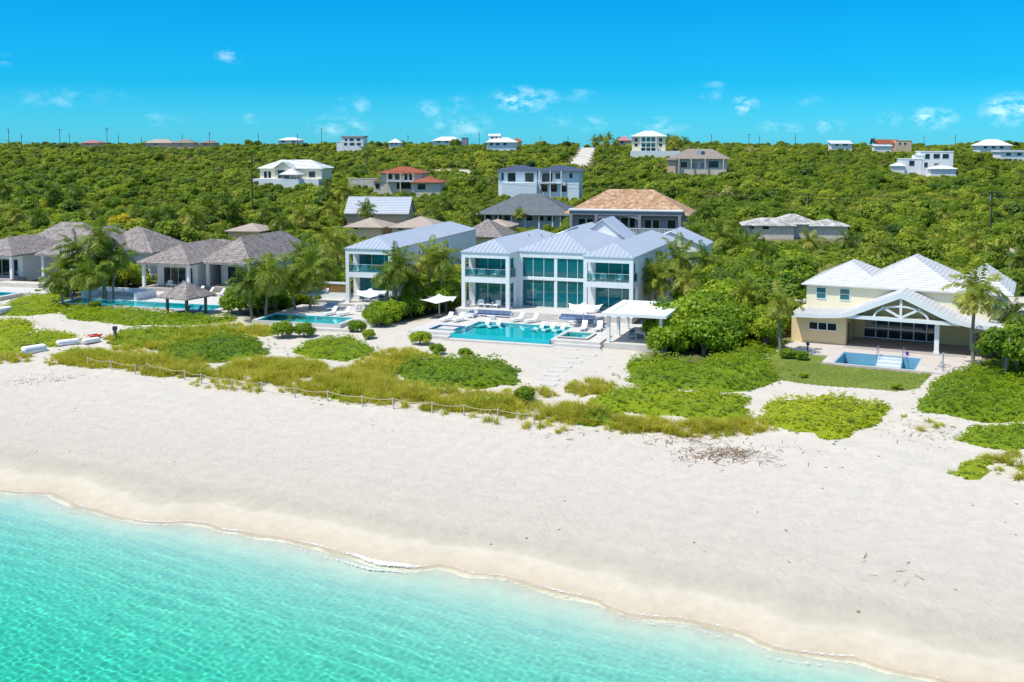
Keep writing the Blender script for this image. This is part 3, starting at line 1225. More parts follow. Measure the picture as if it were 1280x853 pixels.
def build_main_villa():
    f = MAIN = Fr(577, 384, 4.2, 20)
    t = thing('villa', 'large white villa with three glazed bays under metal hip roofs, behind the long pool', 'house', tuple(f.O), f.rz)
    W = MB()
    ze = 6.62
    villa_wing(t, W, 0, 6.0, 0, 22.5, ze, (3.02, 3.66), 1)
    villa_wing(t, W, 14.95, 20.7, 0, 25.5, ze, (3.1, 3.72), 2)
    # centre bay, set back, glass from floor to ceiling
    c0, c1, v = 6.0, 14.95, 3.0
    W.box(c0, c0 + .55, v - .02, v + .5, 0, ze - .01)
    W.box(c1 - .35, c1, v - .02, v + .5, 0, ze - .01)
    W.box(c0 + .55, c1 - .35, v, v + .4, ze - .72, ze - .012)
    W.box(c0 + .55, c1 - .35, v, v + .4, 3.25, 3.55)
    W.box(c0 + .01, c1 - .01, v + .4, v + 4.2, 3.27, 3.53)
    W.box(c0 + .01, c1 - .01, v + .4, v + 4.2, ze - .35, ze - .05)
    W.box(c0 + .01, c1 - .01, v + 4.2, 20.3, -1.5, ze - .03)
    W.box(10.55, 10.85, v + .05, v + .3, 0, ze - .5)
    for (a, b) in ((c0 + .55, 10.55), (10.85, c1 - .35)):
        for (z0, z1) in ((0.02, 3.25), (3.55, ze - .72)):
            glazing(t, 'window', a, b, v + .15, z0, z1, 3, fw=.055)
    room(t, c0 + .1, c1 - .1, v + .4, v + 4.15, 0, 3.27, 5)
    room(t, c0 + .1, c1 - .1, v + .4, v + 4.15, 3.53, ze - .36, 6)
    # the block at the back
    W.box(3.0, 12.0, 24.0, 31.0, -1, 6.4)
    W.box(18.3, 24.0, 26.6, 33.5, -1, 5.6)
    # raking gable walls of the two blocks behind
    W.face([(18.3, 26.6, 5.6), (24.0, 26.6, 5.6), (19.6, 26.6, 7.5), (18.3, 26.6, 6.9)])
    W.face([(3, 24, 6.4), (8.6, 24, 6.4), (7.2, 24, 8.1)])
    W.face([(7, 26, 6.4), (13.4, 26, 6.4), (10.2, 26, 9.0)])
    W.build('wall', M_WHITE, t)
    MB().box(-.3, 20.9, -1.2, 3.2, -.62, 0).build('terrace', M_DECK, t)
    kw = dict(th=.10, rib=.55, ribw=.05, ribh=.05)
    o = .10
    MB().hip(-o, 6 + o, -o, 22.6, ze, 1.32, back='hip', **kw).build('roof', M_WHITEROOF, t)
    MB().hip(c0 - .25, c1 + .1, v - o, 20.4, ze + .004, 2.0, **kw).build('roof', M_WHITEROOF, t)
    MB().hip(14.95 - o, 20.7 + o, -o, 25.6, ze + .008, 1.32, **kw).build('roof', M_WHITEROOF, t)
    r = MB()
    r.plane_roof([(18.1, 26.3, 6.9), (19.6, 26.3, 7.6), (19.6, 33.8, 7.6), (18.1, 33.8, 6.9)], **kw)
    r.plane_roof([(19.6, 26.3, 7.6), (24.2, 26.3, 5.62), (24.2, 33.8, 5.62), (19.6, 33.8, 7.6)], **kw)
    rr = r.build('roof', M_WHITEROOF, t)
    MB().prism([(20.8, 30.0), (23.0, 30.0), (23.0, 30.7), (20.8, 30.7)], 5.8, 6.2).build('skylight', M_GLASSDARK, rr)
    r = MB()
    r.plane_roof([(2.8, 23.7, 6.4), (7.2, 23.7, 8.16), (7.2, 31.2, 8.16), (2.8, 31.2, 6.4)], **kw)
    r.plane_roof([(7.2, 23.7, 8.16), (8.9, 23.7, 7.3), (8.9, 31.2, 7.3), (7.2, 31.2, 8.16)], **kw)
    r.plane_roof([(7.0, 25.7, 6.5), (10.2, 25.7, 9.06), (10.2, 32, 9.06), (7.0, 32, 6.5)], **kw)
    r.plane_roof([(10.2, 25.7, 9.06), (13.6, 25.7, 6.4), (13.6, 32, 6.4), (10.2, 32, 9.06)], **kw)
    r.build('roof', M_WHITEROOF, t)
    # tall narrow windows on the long right flank
    for (a, b, z0, z1) in ((7.2, 7.5, 4.2, 5.7), (8.2, 8.5, 4.2, 5.7), (9.2, 9.5, 4.2, 5.7), (13.2, 13.7, 3.6, 5.9), (17.5, 18.0, 3.6, 5.9),
                           (6.8, 7.1, .5, 2.9), (7.7, 8.0, .5, 2.9), (8.6, 8.9, .5, 2.9), (22.6, 23.6, 3.9, 5.4)):
        small_window(t, a, b, 20.698, z0, z1, M_GLASSDARK, side='u', rails=False)
    # vent pipes on the left wing's roof
    for (u, vv) in ((4.1, 12.5), (4.6, 16), (5.2, 18.5)):
        zz = ze + 1.32 - (u - 3) * .43
        MB().tube([(u, vv, zz - .1), (u, vv, zz + .35)], .09, 8).build('vent_pipe', M_GREYROOF, t)
    # steps down to the pool terrace
    s = MB()
    for k in range(4):
        s.box(7.0, 15.2, -1.2 - .42 * (4 - k) if k else -2.9, -1.2, -.62 + .15 * k, -.62 + .15 * (k + 1) - (0 if k < 3 else .012))
    s.build('stair', M_STEP, t)
    excl(f, -2, 26, -4, 34)
    excl(f, -4.6, -.5, -6, .5)
    return f


MAIN = build_main_villa()


def build_small_villa():
    f = Fr(432.5, 378.5, 4.0, 16)
    t = thing('villa', 'narrow white villa with one glazed bay and a long metal roof, beside three-bay villa', 'house', tuple(f.O), f.rz)
    W = MB()
    ze = 6.76
    villa_wing(t, W, 0, 6.1, 0, 33, ze, (3.18, 3.8), 21)
    W.build('wall', M_WHITE, t)
    MB().box(-.5, 7.5, -1.0, 3.0, -.8, 0).build('terrace', M_DECK, t)
    MB().hip(-.1, 6.2, -.1, 33.1, ze, 1.3, th=.10, rib=.55, ribw=.05, ribh=.05).build('roof', M_WHITEROOF, t)
    for (a, b, z0, z1) in ((9, 9.4, 4.2, 5.7), (10.4, 10.8, 4.2, 5.7), (14.5, 15.0, 3.8, 5.9), (20, 20.5, 4.2, 5.7)):
        small_window(t, a, b, 6.093, z0, z1, M_GLASSDARK, side='u', rails=False)
    excl(f, -4, 8.5, -1, 34)
    # garden wall with a timber screen and the outdoor kitchen against it, left of the villa
    k = thing('outdoor_kitchen', 'white outdoor kitchen wall with timber screen panel beside the narrow villa', 'outdoor kitchen', tuple(f.w(-3.2, .6, -.3)), f.rz)
    w = MB()
    w.box(-1.4, -1.1, 0, .35, -.5, 2.7)
    w.box(-1.4, 3.0, .05, .30, 2.45, 2.701)
    w.box(-1.1, 3.0, .1, .3, -.5, 1.4)
    w.build('wall', M_WHITE, k)
    s = MB()
    for q in range(7):
        s.box(-1.08, 2.95, .12, .2, 1.45 + q * .14, 1.56 + q * .14)
    s.build('timber_screen', M_BROWNWOOD, k)
    c = MB()
    c.box(-.9, 2.6, -.75, .09, -.4, .5)
    c.build('counter', M_WHITE, k)
    MB().box(-1.0, 2.7, -.85, .088, .51, .57).build('worktop', M_DECK, k)
    MB().box(1.5, 2.1, -.80, -.75, -.2, .4).build('cabinet_door', M_GREYROOF, k)
    return f


SMALL = build_small_villa()


def build_right_house():
    f = Fr(1057, 432, 3.2, 27)
    t = thing('beach_house', 'cream two storey house with white tiled roofs and an arched timber gable over its porch', 'house', tuple(f.O), f.rz)
    # ground floor: tan block left of the porch and the back wall
    w = MB()
    w.box(-5.4, 0, 0, 11, -.8, 3.0)
    w.box(0, .9, 5.3, 11, -.8, 3.0)
    w.box(8.3, 11.2, 5.2, 11, -.8, 3.0)
    w.box(.9, 8.3, 5.55, 5.75, 2.75, 3.4)
    w.box(.9, 8.3, 8.5, 11, -.8, 3.2)
    w.build('wall', M_TAN, t)
    w = MB()
    w.box(11.2, 16, 3.2, 11, -.8, 3.0)
    w.box(-4.55, 14.3, 3.0, 13.0, 2.9, 5.64)
    w.box(-1.5, 12.5, 10.5, 15.5, -.8, 5.6)
    w.build('upper_wall', M_CREAM, t)
    # porch roof: low eave left and right, swept up to the gable in the middle
    prof = [(-5.1, 3.05), (-2.5, 3.12), (-.4, 3.30), (.6, 3.66), (1.8, 4.25), (3.4, 5.0), (5.25, 5.82), (7.1, 5.0), (8.7, 4.25), (10.0, 3.66), (11.2, 3.30), (13.0, 3.1), (16.6, 2.95)]
    r = MB()
    for i in range(len(prof) - 1):
        (a, za), (b, zb) = prof[i], prof[i + 1]
        z4 = .06
        r.plane_roof([(a, -1.3, za), (b, -1.3, zb), (b, 3.0, zb + z4), (a, 3.0, za + z4)], th=.16, rib=.40, ribw=.05, ribh=.035, along='across' if abs(zb - za) > .25 else 'fall')
    pr = r.build('porch_roof', M_TILEWHITE, t)
    fa = MB()
    for i in range(len(prof) - 1):
        (a, za), (b, zb) = prof[i], prof[i + 1]
        da, db = (.34 + .2 * min(1, max(0, z - 3.25) / .6) for z in (za, zb))
        fa.face([(a, -1.34, za - da), (b, -1.34, zb - db), (b, -1.34, zb + .03), (a, -1.34, za + .03)])
        fa.face([(a, -1.24, za - da), (a, -1.24, za + .03), (b, -1.24, zb + .03), (b, -1.24, zb - db)])
        fa.face([(a, -1.34, za - da), (a, -1.24, za - da), (b, -1.24, zb - db), (b, -1.34, zb - db)])
    fa.build('fascia', M_WHITE, t)
    # gable: tie beam, king post, curved braces and rafters, open tan board behind
    g = MB()
    g.box(-.2, 10.7, -1.2, -.95, 2.95, 3.3)
    g.box(5.13, 5.37, -1.15, -.98, 3.3, 5.45)

    def bar(p, q, th=.11):
        (a, za), (b, zb) = p, q
        d = math.hypot(b - a, zb - za)
        nx, nz = -(zb - za) / d * th, (b - a) / d * th
        P = [(a + nx, za + nz), (a - nx, za - nz), (b - nx, zb - nz), (b + nx, zb + nz)]
        g.face([(x, -1.12, z) for x, z in P])
        g.face([(x, -.99, z) for x, z in P[::-1]])
        for k in range(4):
            (x, z), (x2, z2) = P[k], P[(k + 1) % 4]
            g.face([(x, -1.12, z), (x, -.99, z), (x2, -.99, z2), (x2, -1.12, z2)])
    bar((5.25, 3.35), (3.5, 4.3))
    bar((5.25, 3.35), (7.0, 4.3))
    arc = [(5.25 + 2.5 * math.cos(x), 3.2 + 1.25 * math.sin(x)) for x in np.linspace(.05, math.pi - .05, 15)]
    for i in range(len(arc) - 1):
        bar(arc[i], arc[i + 1], .09)
    g.build('gable_truss', M_WHITE, t)
    bd = MB()
    bd.face([(.6, -.4, 3.3), (9.9, -.4, 3.3), (5.25, -.4, 5.5)])
    bd.face([(.6, -.36, 3.3), (5.25, -.36, 5.5), (9.9, -.36, 3.3)])
    bd.build('gable_board', mat('tan_board', (.48, .37, .20), .8, .08), t)
    MB().box(-.2, 11, -.9, 5.2, 3.30, 3.36).build('porch_ceiling', mat('tan_board', (.48, .37, .20)), t)
    c = MB()
    c.box(8.3, 8.72, -.55, -.13, 0.2, 2.9)
    c.box(8.24, 8.78, -.61, -.07, 0, .2)
    c.box(8.24, 8.78, -.61, -.07, 2.85, 2.96)
    c.build('column', M_WHITE, t)
    MB().box(-.02, 11.2, -1.4, 5.5, -.6, .02).build('porch_floor', mat('porch_paving', (.40, .36, .34), .7, .08), t)
    # the big sliding doors
    glazing(t, 'window', .9, 8.3, 5.4, .05, 2.75, 6, M_GLASSDARK, fw=.10)
    MB().box(1.0, 8.2, 5.30, 5.36, 1.05, 1.2).build('transom', M_METAL, t)
    small_window(t, -3.6, -.95, 0, 1.42, 2.12, rails=False)
    for q in (-2.75, -1.85):
        MB().box(q - .05, q + .05, -.06, -.012, 1.42, 2.12).build('mullion', M_METAL, t)
    for (a, b) in ((-3.5, -2.6), (-1.15, -.22), (10.0, 10.95)):
        small_window(t, a, b, 3.0, 4.2, 5.3, M_TEALGLASS)
    small_window(t, 13.3, 14.0, 3.0, 4.2, 5.2, M_TEALGLASS)
    small_window(t, 11.7, 12.7, 3.2, .05, 1.7, rails=False)
    small_window(t, 13.0, 14.0, 3.2, .05, 1.7, rails=False)
    # the side door in the porch
    d = MB().box(0, .05, 1.0, 1.9, 0.03, 2.1).build('door', mat('green_door', (.10, .22, .17), .5, .05), t)
    MB().box(.05, .10, 1.75, 1.8, 1.0, 1.06).build('handle', M_CHROME, d)
    # upper roofs
    kw = dict(th=.12, rib=.40, ribw=.05, ribh=.035, along='across')
    MB().hip(-5.05, 3.6, 2.6, 13.4, 5.66, 2.17, **kw).build('roof', M_TILEWHITE, t)
    MB().hip(.25, 10.6, 2.59, 15.9, 5.665, 2.87, **kw).build('roof', M_TILEWHITE, t)
    MB().hip(9.3, 15.0, 2.595, 13.2, 5.67, 2.25, **kw).build('roof', M_TILEWHITE, t)
    # low roof at the far left
    MB().hip(-8.4, -4.4, 6, 13, 3.3, .9, **kw).build('roof', M_TILEWHITE, t)
    MB().box(-8.1, -4.8, 6.3, 12.6, -.8, 3.3).build('wing_wall', M_TAN, t)
    l = MB().box(10.2, 10.4, 5.0, 5.19, 1.9, 2.3)
    l.build('wall_lamp', M_BROWNWOOD, t)
    excl(f, -6.2, 13.2, -11, 16)
    return f


RIGHT = build_right_house()


def shingle_villa(name, label, f, wings, ze=3.5):
    """single storey villa: square columns, deep porches, cedar shingle hip roofs"""
    t = thing(name, label, 'house', tuple(f.O), f.rz)
    W, D = MB(), MB()
    for (u0, u1, v0, v1, h, porch, axis) in wings:
        W.box(u0 + .5, u1 - .5, v0 + porch, v1 - .4, -.8, ze - .05)
        MB().hip(u0 - .6, u1 + .6, v0 - .6, v1 + .6, ze, h, axis=axis, th=.22, rib=.34, ribw=.05, ribh=.03, along='across').build('roof', M_SHINGLE, t)
        e = MB()
        e.holes((u0 - .55, u1 + .55, v0 - .55, v1 + .55), [], ze - .28, ze - .20)
        e.build('soffit', M_WHITE, t)
        if porch > .5:
            n = max(2, round((u1 - u0) / 5.2) + 1)
            for k in range(n):
                u = u0 + (u1 - u0 - .4) * k / (n - 1)
                MB().box(u, u + .4, v0, v0 + .4, 0, ze - .28).build('column', M_WHITE, t)
            g0, g1 = u0 + 1.6, u1 - 1.2
            glazing(t, 'window', g0, g1, v0 + porch - .06, .05, 2.6, max(2, int((g1 - g0) / 1.2)), M_GLASSDARK)
        D.box(u0 - .2, u1 + .2, v0 - .5, v0 + porch, -.6, .01 * (1 + len(D.V) / 8))
    W.build('wall', M_LIGHTBLUE if False else M_WHITE, t)
    D.build('porch_floor', mat('porch_paving', (.40, .36, .34)), t)
    for (u0, u1, v0, v1, *_) in wings:
        excl(f, u0 - 2, u1 + 2, v0 - 3, v1 + 1)
    return t


S2 = Fr(190, 359.5, 3.6, 17)
shingle_villa('shingle_villa', 'white single storey villa with grey shingle hip roofs behind the thatched gazebo', S2,
              [(-1.6, 6.0, 0, 16, 2.35, 2.8, 'v'), (6.6, 13.6, 3.2, 22, 3.3, 3.0, 'v')])
S1 = Fr(11, 349, 3.9, 15)
shingle_villa('shingle_villa', 'white single storey villa with grey shingle hip roofs at the left end of the beach', S1,
              [(-8, .6, 0, 14, 2.2, 2.8, 'v'), (3.2, 13.5, 3.0, 18, 3.6, 2.6, 'v'), (-9, 4, 13, 22, 3.6, .2, 'u'), (6.5, 17.5, 9.5, 19.5, 3.3, .2, 'u'), (19.5, 30, 12, 20, 1.55, .2, 'u')])

# ================================================================ POOLS, DECKS, TERRACES
def pool(name, label, f, rect, z, depth=.55, floor_m=None, wl=.10, coping=.32, curb=.05, front_m=None, group=None, extra=None):
    """a sunken basin: floor, tiled walls, water, coping"""
    x0, x1, y0, y1 = rect
    t = thing(name, label, 'pool', tuple(f.w((x0 + x1) / 2, (y0 + y1) / 2, z)), f.rz, group)
    hx, hy = (x1 - x0) / 2, (y1 - y0) / 2
    b = MB()
    b.box(-hx, hx, -hy, hy, -depth - .1, -depth)
    b.build('basin', floor_m or M_POOLTILE, t)
    w = MB()
    e = .006
    w.box(-hx + e, hx - e, -hy + e, -hy + .12, -depth + .002, -.015)
    w.box(-hx + e, hx - e, hy - .12, hy - e, -depth + .002, -.015)
    w.box(-hx + e, -hx + .12, -hy + .12, hy - .12, -depth + .002, -.015)
    w.box(hx - .12, hx - e, -hy + .12, hy - .12, -depth + .002, -.015)
    w.build('tile_band', front_m or M_POOLBLUE, t)
    p = MB()
    p.face([(-hx + .12, -hy + .12, -wl), (hx - .12, -hy + .12, -wl), (hx - .12, hy - .12, -wl), (-hx + .12, hy - .12, -wl)])
    p.build('water', M_POOLWATER, t)
    if coping:
        c = MB()
        c.holes((-hx - coping, hx + coping, -hy - coping, hy + coping), [(-hx, hx, -hy, hy)], -.02, curb)
        c.build('coping', M_DECK, t)
    return t


def build_terraces():
    f = MAIN
    # ---- main pool terrace; deck level -0.6 in the villa's frame
    z = -.6
    P, SPA, LED = (4.4, 15.3, -13.45, -5.4), (15.95, 18.7, -12.0, -9.1), (1.1, 4.1, -12.0, -8.9)
    d = MB()
    d.holes((-.6, 20.5, -13.3, -1.19), [P, SPA, LED, (4.08, 4.42, -12.0, -8.9), (4.3, 15.9, -13.9, -13.2)], -2.0, z)
    d.holes((20.9, 27, -13.2, -4.2), [], -2.0, z + .02)
    d.holes((20.5, 20.9, -9, -4.2), [], -2.0, z - .004)
    d.holes((20.4, 27, -4.2, -1.2), [], -2.0, z - .008)
    d.holes((4.3, 15.9, -14.2, -13.5), [], -2.0, z - .46)
    d.holes((-.4, 4.3, -14.0, -13.3), [], -2.0, z - .3)
    d.holes((15.9, 20.7, -13.9, -13.3), [], -2.0, z - .25)
    d.holes((15.9, 21.0, -14.5, -13.9), [], -2.0, z - .55)
    o = d.build('pool_deck', M_DECK)
    o.location = tuple(f.O)
    o.rotation_euler = (0, 0, f.rz)
    struct(o)
    pool('swimming_pool', 'long turquoise infinity pool in front of the three-bay white villa', f, P, z, .42, wl=.06, coping=0, front_m=M_POOLTILE)
    pool('spa_pool', 'small square plunge spa at the right end of the long infinity pool', f, SPA, z + .12, .35, mat('spa_tile', (.10, .44, .44), .4, .1), coping=.3, front_m=mat('spa_tile', (.10, .44, .44)))
    t = pool('ledge_pool', 'shallow ledge pool with a white island at the left end of the infinity pool', f, LED, z, .35, mat('ledge_tile', (.16, .50, .56), .4, .1), coping=0)
    MB().box(-.75, 1.2, -.8, .75, -.34, .02).build('island', M_DECK, t)
    # ---- narrow villa's pool
    f = SMALL
    z = -.3
    d = MB()
    d.holes((-5.5, 8, -9.5, -.99), [(-5, 5.0, -12.9, -8.5)], -1.8, z)
    d.holes((-5.5, 5.4, -13.0, -9.5), [(-5, 5.0, -12.9, -8.5)], -1.8, z - .003)
    d.holes((-5.5, 6.8, -13.7, -13.0), [], -1.8, z - .45)
    d.holes((5.4, 6.8, -13.0, -9.5), [], -1.8, z - .45)
    o = d.build('pool_deck', M_DECK)
    o.location = tuple(f.O)
    o.rotation_euler = (0, 0, f.rz)
    struct(o)
    pool('swimming_pool', 'small raised turquoise pool in front of the narrow white villa', f, (-5, 5.0, -12.9, -8.5), z, .42, wl=.06, coping=0, front_m=M_POOLTILE)
    excl(f, -6, 6.6, -13.4, 0)
    # ---- gazebo villa's pool
    f = S2
    z = -.4
    Q = (-4.5, 18.0, -13.2, -9.3)
    d = MB()
    d.holes((-5, 20, -9.3, -.5), [], -1.6, z)
    d.holes((-5, 19, -13.6, -9.3), [Q], -1.6, z - .003)
    o = d.build('pool_deck', M_DECK)
    o.location = tuple(f.O)
    o.rotation_euler = (0, 0, f.rz)
    struct(o)
    pool('swimming_pool', 'long turquoise pool behind the thatched gazebo', f, Q, z, .42, wl=.05, coping=0, front_m=M_POOLTILE)
    w = MB()
    w.box(-4.4, 4.2, -5.2, -4.8, z, z + .95)
    w.box(3.8, 4.2, -9.0, -5.2, z, z + .95)
    w.box(-4.4, -4.0, -9.0, -5.2, z, z + .95)
    t = thing('bench_seat', 'white built-in bench with low backrest wall around the sunken lounge by the pool', 'bench', tuple(f.O), f.rz)
    w.build('backrest', M_WHITE, t)
    MB().box(-4.0, 3.8, -5.9, -5.21, z, z + .5).build('seat', M_DECK, t)
    MB().box(-4.0, 3.8, -5.85, -5.22, z + .5, z + .62).build('seat_pad', M_CUSHION, t)
    excl(f, -6, 21, -16, 0)
    # ---- leftmost villa's pool
    f = S1
    Q = (-8, 9.5, -13.0, -9.3)
    d = MB()
    d.holes((-9, 14, -9.3, -.5), [], -1.6, z)
    d.holes((-9, 10.2, -13.5, -9.3), [Q], -1.6, z - .003)
    o = d.build('pool_deck', M_DECK)
    o.location = tuple(f.O)
    o.rotation_euler = (0, 0, f.rz)
    struct(o)
    pool('swimming_pool', 'turquoise pool before the leftmost shingle villa, cut by the frame edge', f, Q, z, .42, wl=.05, coping=0, front_m=M_POOLTILE)
    MB()
    b = MB().box(2.0, 9.0, -4.8, -2.6, z, z + .55)
    o = b.build('planter_wall', M_STONEWALL)
    o.location, o.rotation_euler = tuple(f.O), (0, 0, f.rz)
    tag(o, 'low stone terrace block on the deck of the leftmost shingle villa', 'terrace block')
    excl(f, -10, 14, -16, 0)
    # ---- cream house: patio, drained pool with steps and rails
    f = RIGHT
    Q = (.4, 7.5, -9.2, -3.45)
    d = MB()
    d.holes((-5.6, 12.5, -6.0, -.02), [Q, (-.02, 11.2, -1.4, .1)], -.9, .005)
    d.holes((-.6, 10.5, -9.5, -6.0), [Q], -.9, .002)
    o = d.build('patio', mat('patio_paving', (.56, .50, .45), .75, .08, .8, .12, 5))
    o.location, o.rotation_euler = tuple(f.O), (0, 0, f.rz)
    struct(o)
    t = pool('swimming_pool', 'half empty pale blue pool with broad steps in front of the cream house', f, Q, 0.0, 1.15, M_POOLPALE, wl=.98, coping=.0, front_m=mat('pool_plaster_blue', (.20, .38, .52), .5, .1, .6))
    s = MB()
    for k in range(4):
        s.box(-.3, 1.9, 2.74 - .62 * (k + 1) + .003, 2.74 - .62 * k, -1.14, -.12 - .25 * k)
    s.build('step', mat('pool_step_white', (.62, .68, .72), .5, .05), t)
    for u in (-.35, 1.95):
        pts = [(u, 2.95, 0), (u, 2.95, .75), (u, 2.6, .95), (u, 1.9, .70), (u, 1.75, .2), (u, 1.75, -.6)]
        MB().tube(pts, .035, 8).build('handrail', M_CHROME, t)
    excl(f, -5.4, 12.0, -12, 0)


build_terraces()

# the lawn of the cream house
M_LAWN = foliage('lawn_grass', ((.22, .30, .05), (.32, .37, .07), (.46, .38, .14)), .35, .7, .30, .25)


def build_lawn():
    o = ground_sheet('lawn', LAWN_POLY, M_LAWN, .03, .25)
    struct(o)
    xs, ys = [p[0] for p in LAWN_POLY], [p[1] for p in LAWN_POLY]
    n = 14000
    x, y = rng.uniform(min(xs), max(xs), n), rng.uniform(min(ys), max(ys), n)
    k = inpoly(x, y, LAWN_POLY)
    x, y = x[k], y[k]
    for fr_, rect in ((RIGHT, (-6, 12.6, -9.6, 0)),):
        d = np.stack([x, y], 1) - fr_.O[:2]
        u, v = d @ fr_.u[:2], d @ fr_.v[:2]
        k = ~((u > rect[0]) & (u < rect[1]) & (v > rect[2]) & (v < rect[3]))
        x, y = x[k], y[k]
    z = gz(x, y) + .03
    a = rng.uniform(0, 6.28, len(x))
    h = rng.uniform(.03, .07, len(x))
    dx, dy = np.cos(a) * .05, np.sin(a) * .05
    V = np.stack([np.stack([x - dx, y - dy, z], 1), np.stack([x + dx, y + dy, z], 1), np.stack([x + dx * .4 + .03 * np.sin(a), y + dy * .4, z + h], 1), np.stack([x - dx * .4 + .03 * np.sin(a), y - dy * .4, z + h], 1)], 1).reshape(-1, 3)
    Q = np.arange(len(V)).reshape(-1, 4)
    g = mesh_np('lawn_grass', V, Q, M_LAWN, np.repeat(rng.random(len(x)), 4))
    tag(g, None, None, None, 'stuff')


build_lawn()


# ================================================================ FURNITURE
def lounger_proto():
    t = thing('sun_lounger', 'x', 'sun lounger')
    f = MB()
    for y in (-.32, .32):
        f.box(-.95, .55, y - .03, y + .03, .24, .31)
    f.box(-.95, -.90, -.29, .29, .245, .305)
    f.build('frame', M_METAL, t)
    for x in (-.85, .45):
        for y in (-.32, .32):
            MB().box(x - .03, x + .03, y - .027, y + .027, 0, .24).build('leg', M_METAL, t)
    MB().box(-.94, .45, -.30, .30, .312, .37).build('seat_pad', M_CUSHION, t)
    b = MB()
    c, s_ = math.cos(R(52)), math.sin(R(52))
    P = [(.45, .33), (.45 + .75 * c, .33 + .75 * s_), (.45 + .75 * c - .06 * s_, .33 + .75 * s_ + .06 * c), (.45 - .06 * s_, .33 + .06 * c)]
    b.face([(x, -.30, z) for x, z in P])
    b.face([(x, .30, z) for x, z in P[::-1]])
    for i in range(4):
        (x, z), (x2, z2) = P[i], P[(i + 1) % 4]
        b.face([(x, -.30, z), (x, .30, z), (x2, .30, z2), (x2, -.30, z2)])
    b.build('backrest', M_CUSHION, t)
    return t


def armchair_proto(name='armchair', frame_m=None, cush=None):
    frame_m, cush = frame_m or M_METAL, cush or M_CUSHION
    t = thing(name, 'x', 'armchair')
    for x in (-.34, .34):
        for y in (-.34, .34):
            MB().box(x - .025, x + .025, y - .025, y + .025, 0, .62).build('leg', frame_m, t)
        MB().box(x - .035, x + .035, -.37, .37, .62, .66).build('armrest', frame_m, t)
    MB().box(-.31, .31, -.33, .33, .26, .44).build('seat', cush, t)
    MB().box(-.31, .31, .22, .335, .442, .86).build('backrest', cush, t)
    return t


def sofa_proto(L=3.0, cush=None):
    cush = cush or M_BLUE
    t = thing('outdoor_sofa', 'x', 'sofa')
    f = MB()
    f.box(-L / 2, L / 2, -.42, .42, .16, .24)
    f.box(-L / 2, -L / 2 + .08, -.42, .42, .24, .60)
    f.box(L / 2 - .08, L / 2, -.42, .42, .24, .60)
    f.build('frame', M_METAL, t)
    for x in (-L / 2 + .06, L / 2 - .06):
        for y in (-.38, .38):
            MB().box(x - .04, x + .04, y - .035, y + .035, 0, .16).build('leg', M_METAL, t)
    n = max(1, round((L - .2) / .8))
    w = (L - .18) / n
    for k in range(n):
        a = -L / 2 + .09 + k * w
        MB().box(a + .01, a + w - .01, -.42, .25, .242, .42).build('seat_pad', cush, t)
        MB().box(a + .02, a + w - .02, .16, .40, .422, .80).build('back_pad', cush, t)
    return t


def table_proto(name, w, d, h, cat):
    t = thing(name, 'x', cat)
    MB().box(-w / 2, w / 2, -d / 2, d / 2, h - .06, h).build('top', M_METAL, t)
    for x in (-w / 2 + .08, w / 2 - .08):
        for y in (-d / 2 + .08, d / 2 - .08):
            MB().box(x - .035, x + .035, y - .035, y + .035, 0, h - .06).build('leg', M_METAL, t)
    return t


def umbrella_proto(w=3.0, h=2.5):
    """square tensile shade: peak in the middle, corners pulled out, edges curving in"""
    t = thing('parasol', 'x', 'parasol')
    MB().tube([(0, 0, .1), (0, 0, h + .1)], .05, 10).build('pole', M_METAL, t)
    MB().prism([(-.4, -.4), (.4, -.4), (.4, .4), (-.4, .4)], 0, .1).build('base', M_STEP, t)
    n = 24
    V, Q = [], []
    for i in range(n + 1):
        for j in range(n + 1):
            a, b = 2 * i / n - 1, 2 * j / n - 1
            x = a * w / 2 * (1 - .16 * (1 - b * b))
            y = b * w / 2 * (1 - .16 * (1 - a * a))
            r = max(abs(a), abs(b))
            corner = min(abs(a), abs(b)) * r
            z = h - .30 * r - .42 * (r ** 2) * (1 - corner) + .10 * corner + .24 * max(0, 1 - r * 4) - .12
            V.append((x, y, z))
    for i in range(n):
        for j in range(n):
            k = i * (n + 1) + j
            Q.append((k, k + n + 1, k + n + 2, k + 1))
    V = np.array(V)
    nv = len(V)
    V2 = np.concatenate([V, V - np.array([0, 0, .02])])
    Q = np.array(Q)
    Q2 = np.concatenate([Q, Q[:, ::-1] + nv])
    mesh_np('canopy', V2, Q2, M_CANVAS, parent=t, smooth=True)
    return t


def put(proto, first, f, u, v, z, rot, label, group=None):
    loc = tuple(f.w(u, v, z))
    if first:
        proto.location = loc
        proto.rotation_euler = (0, 0, f.rz + rot)
        proto['label'] = label
        if group:
            proto['group'] = group
        return proto
    return dup(proto, loc, f.rz + rot, None, label, group)


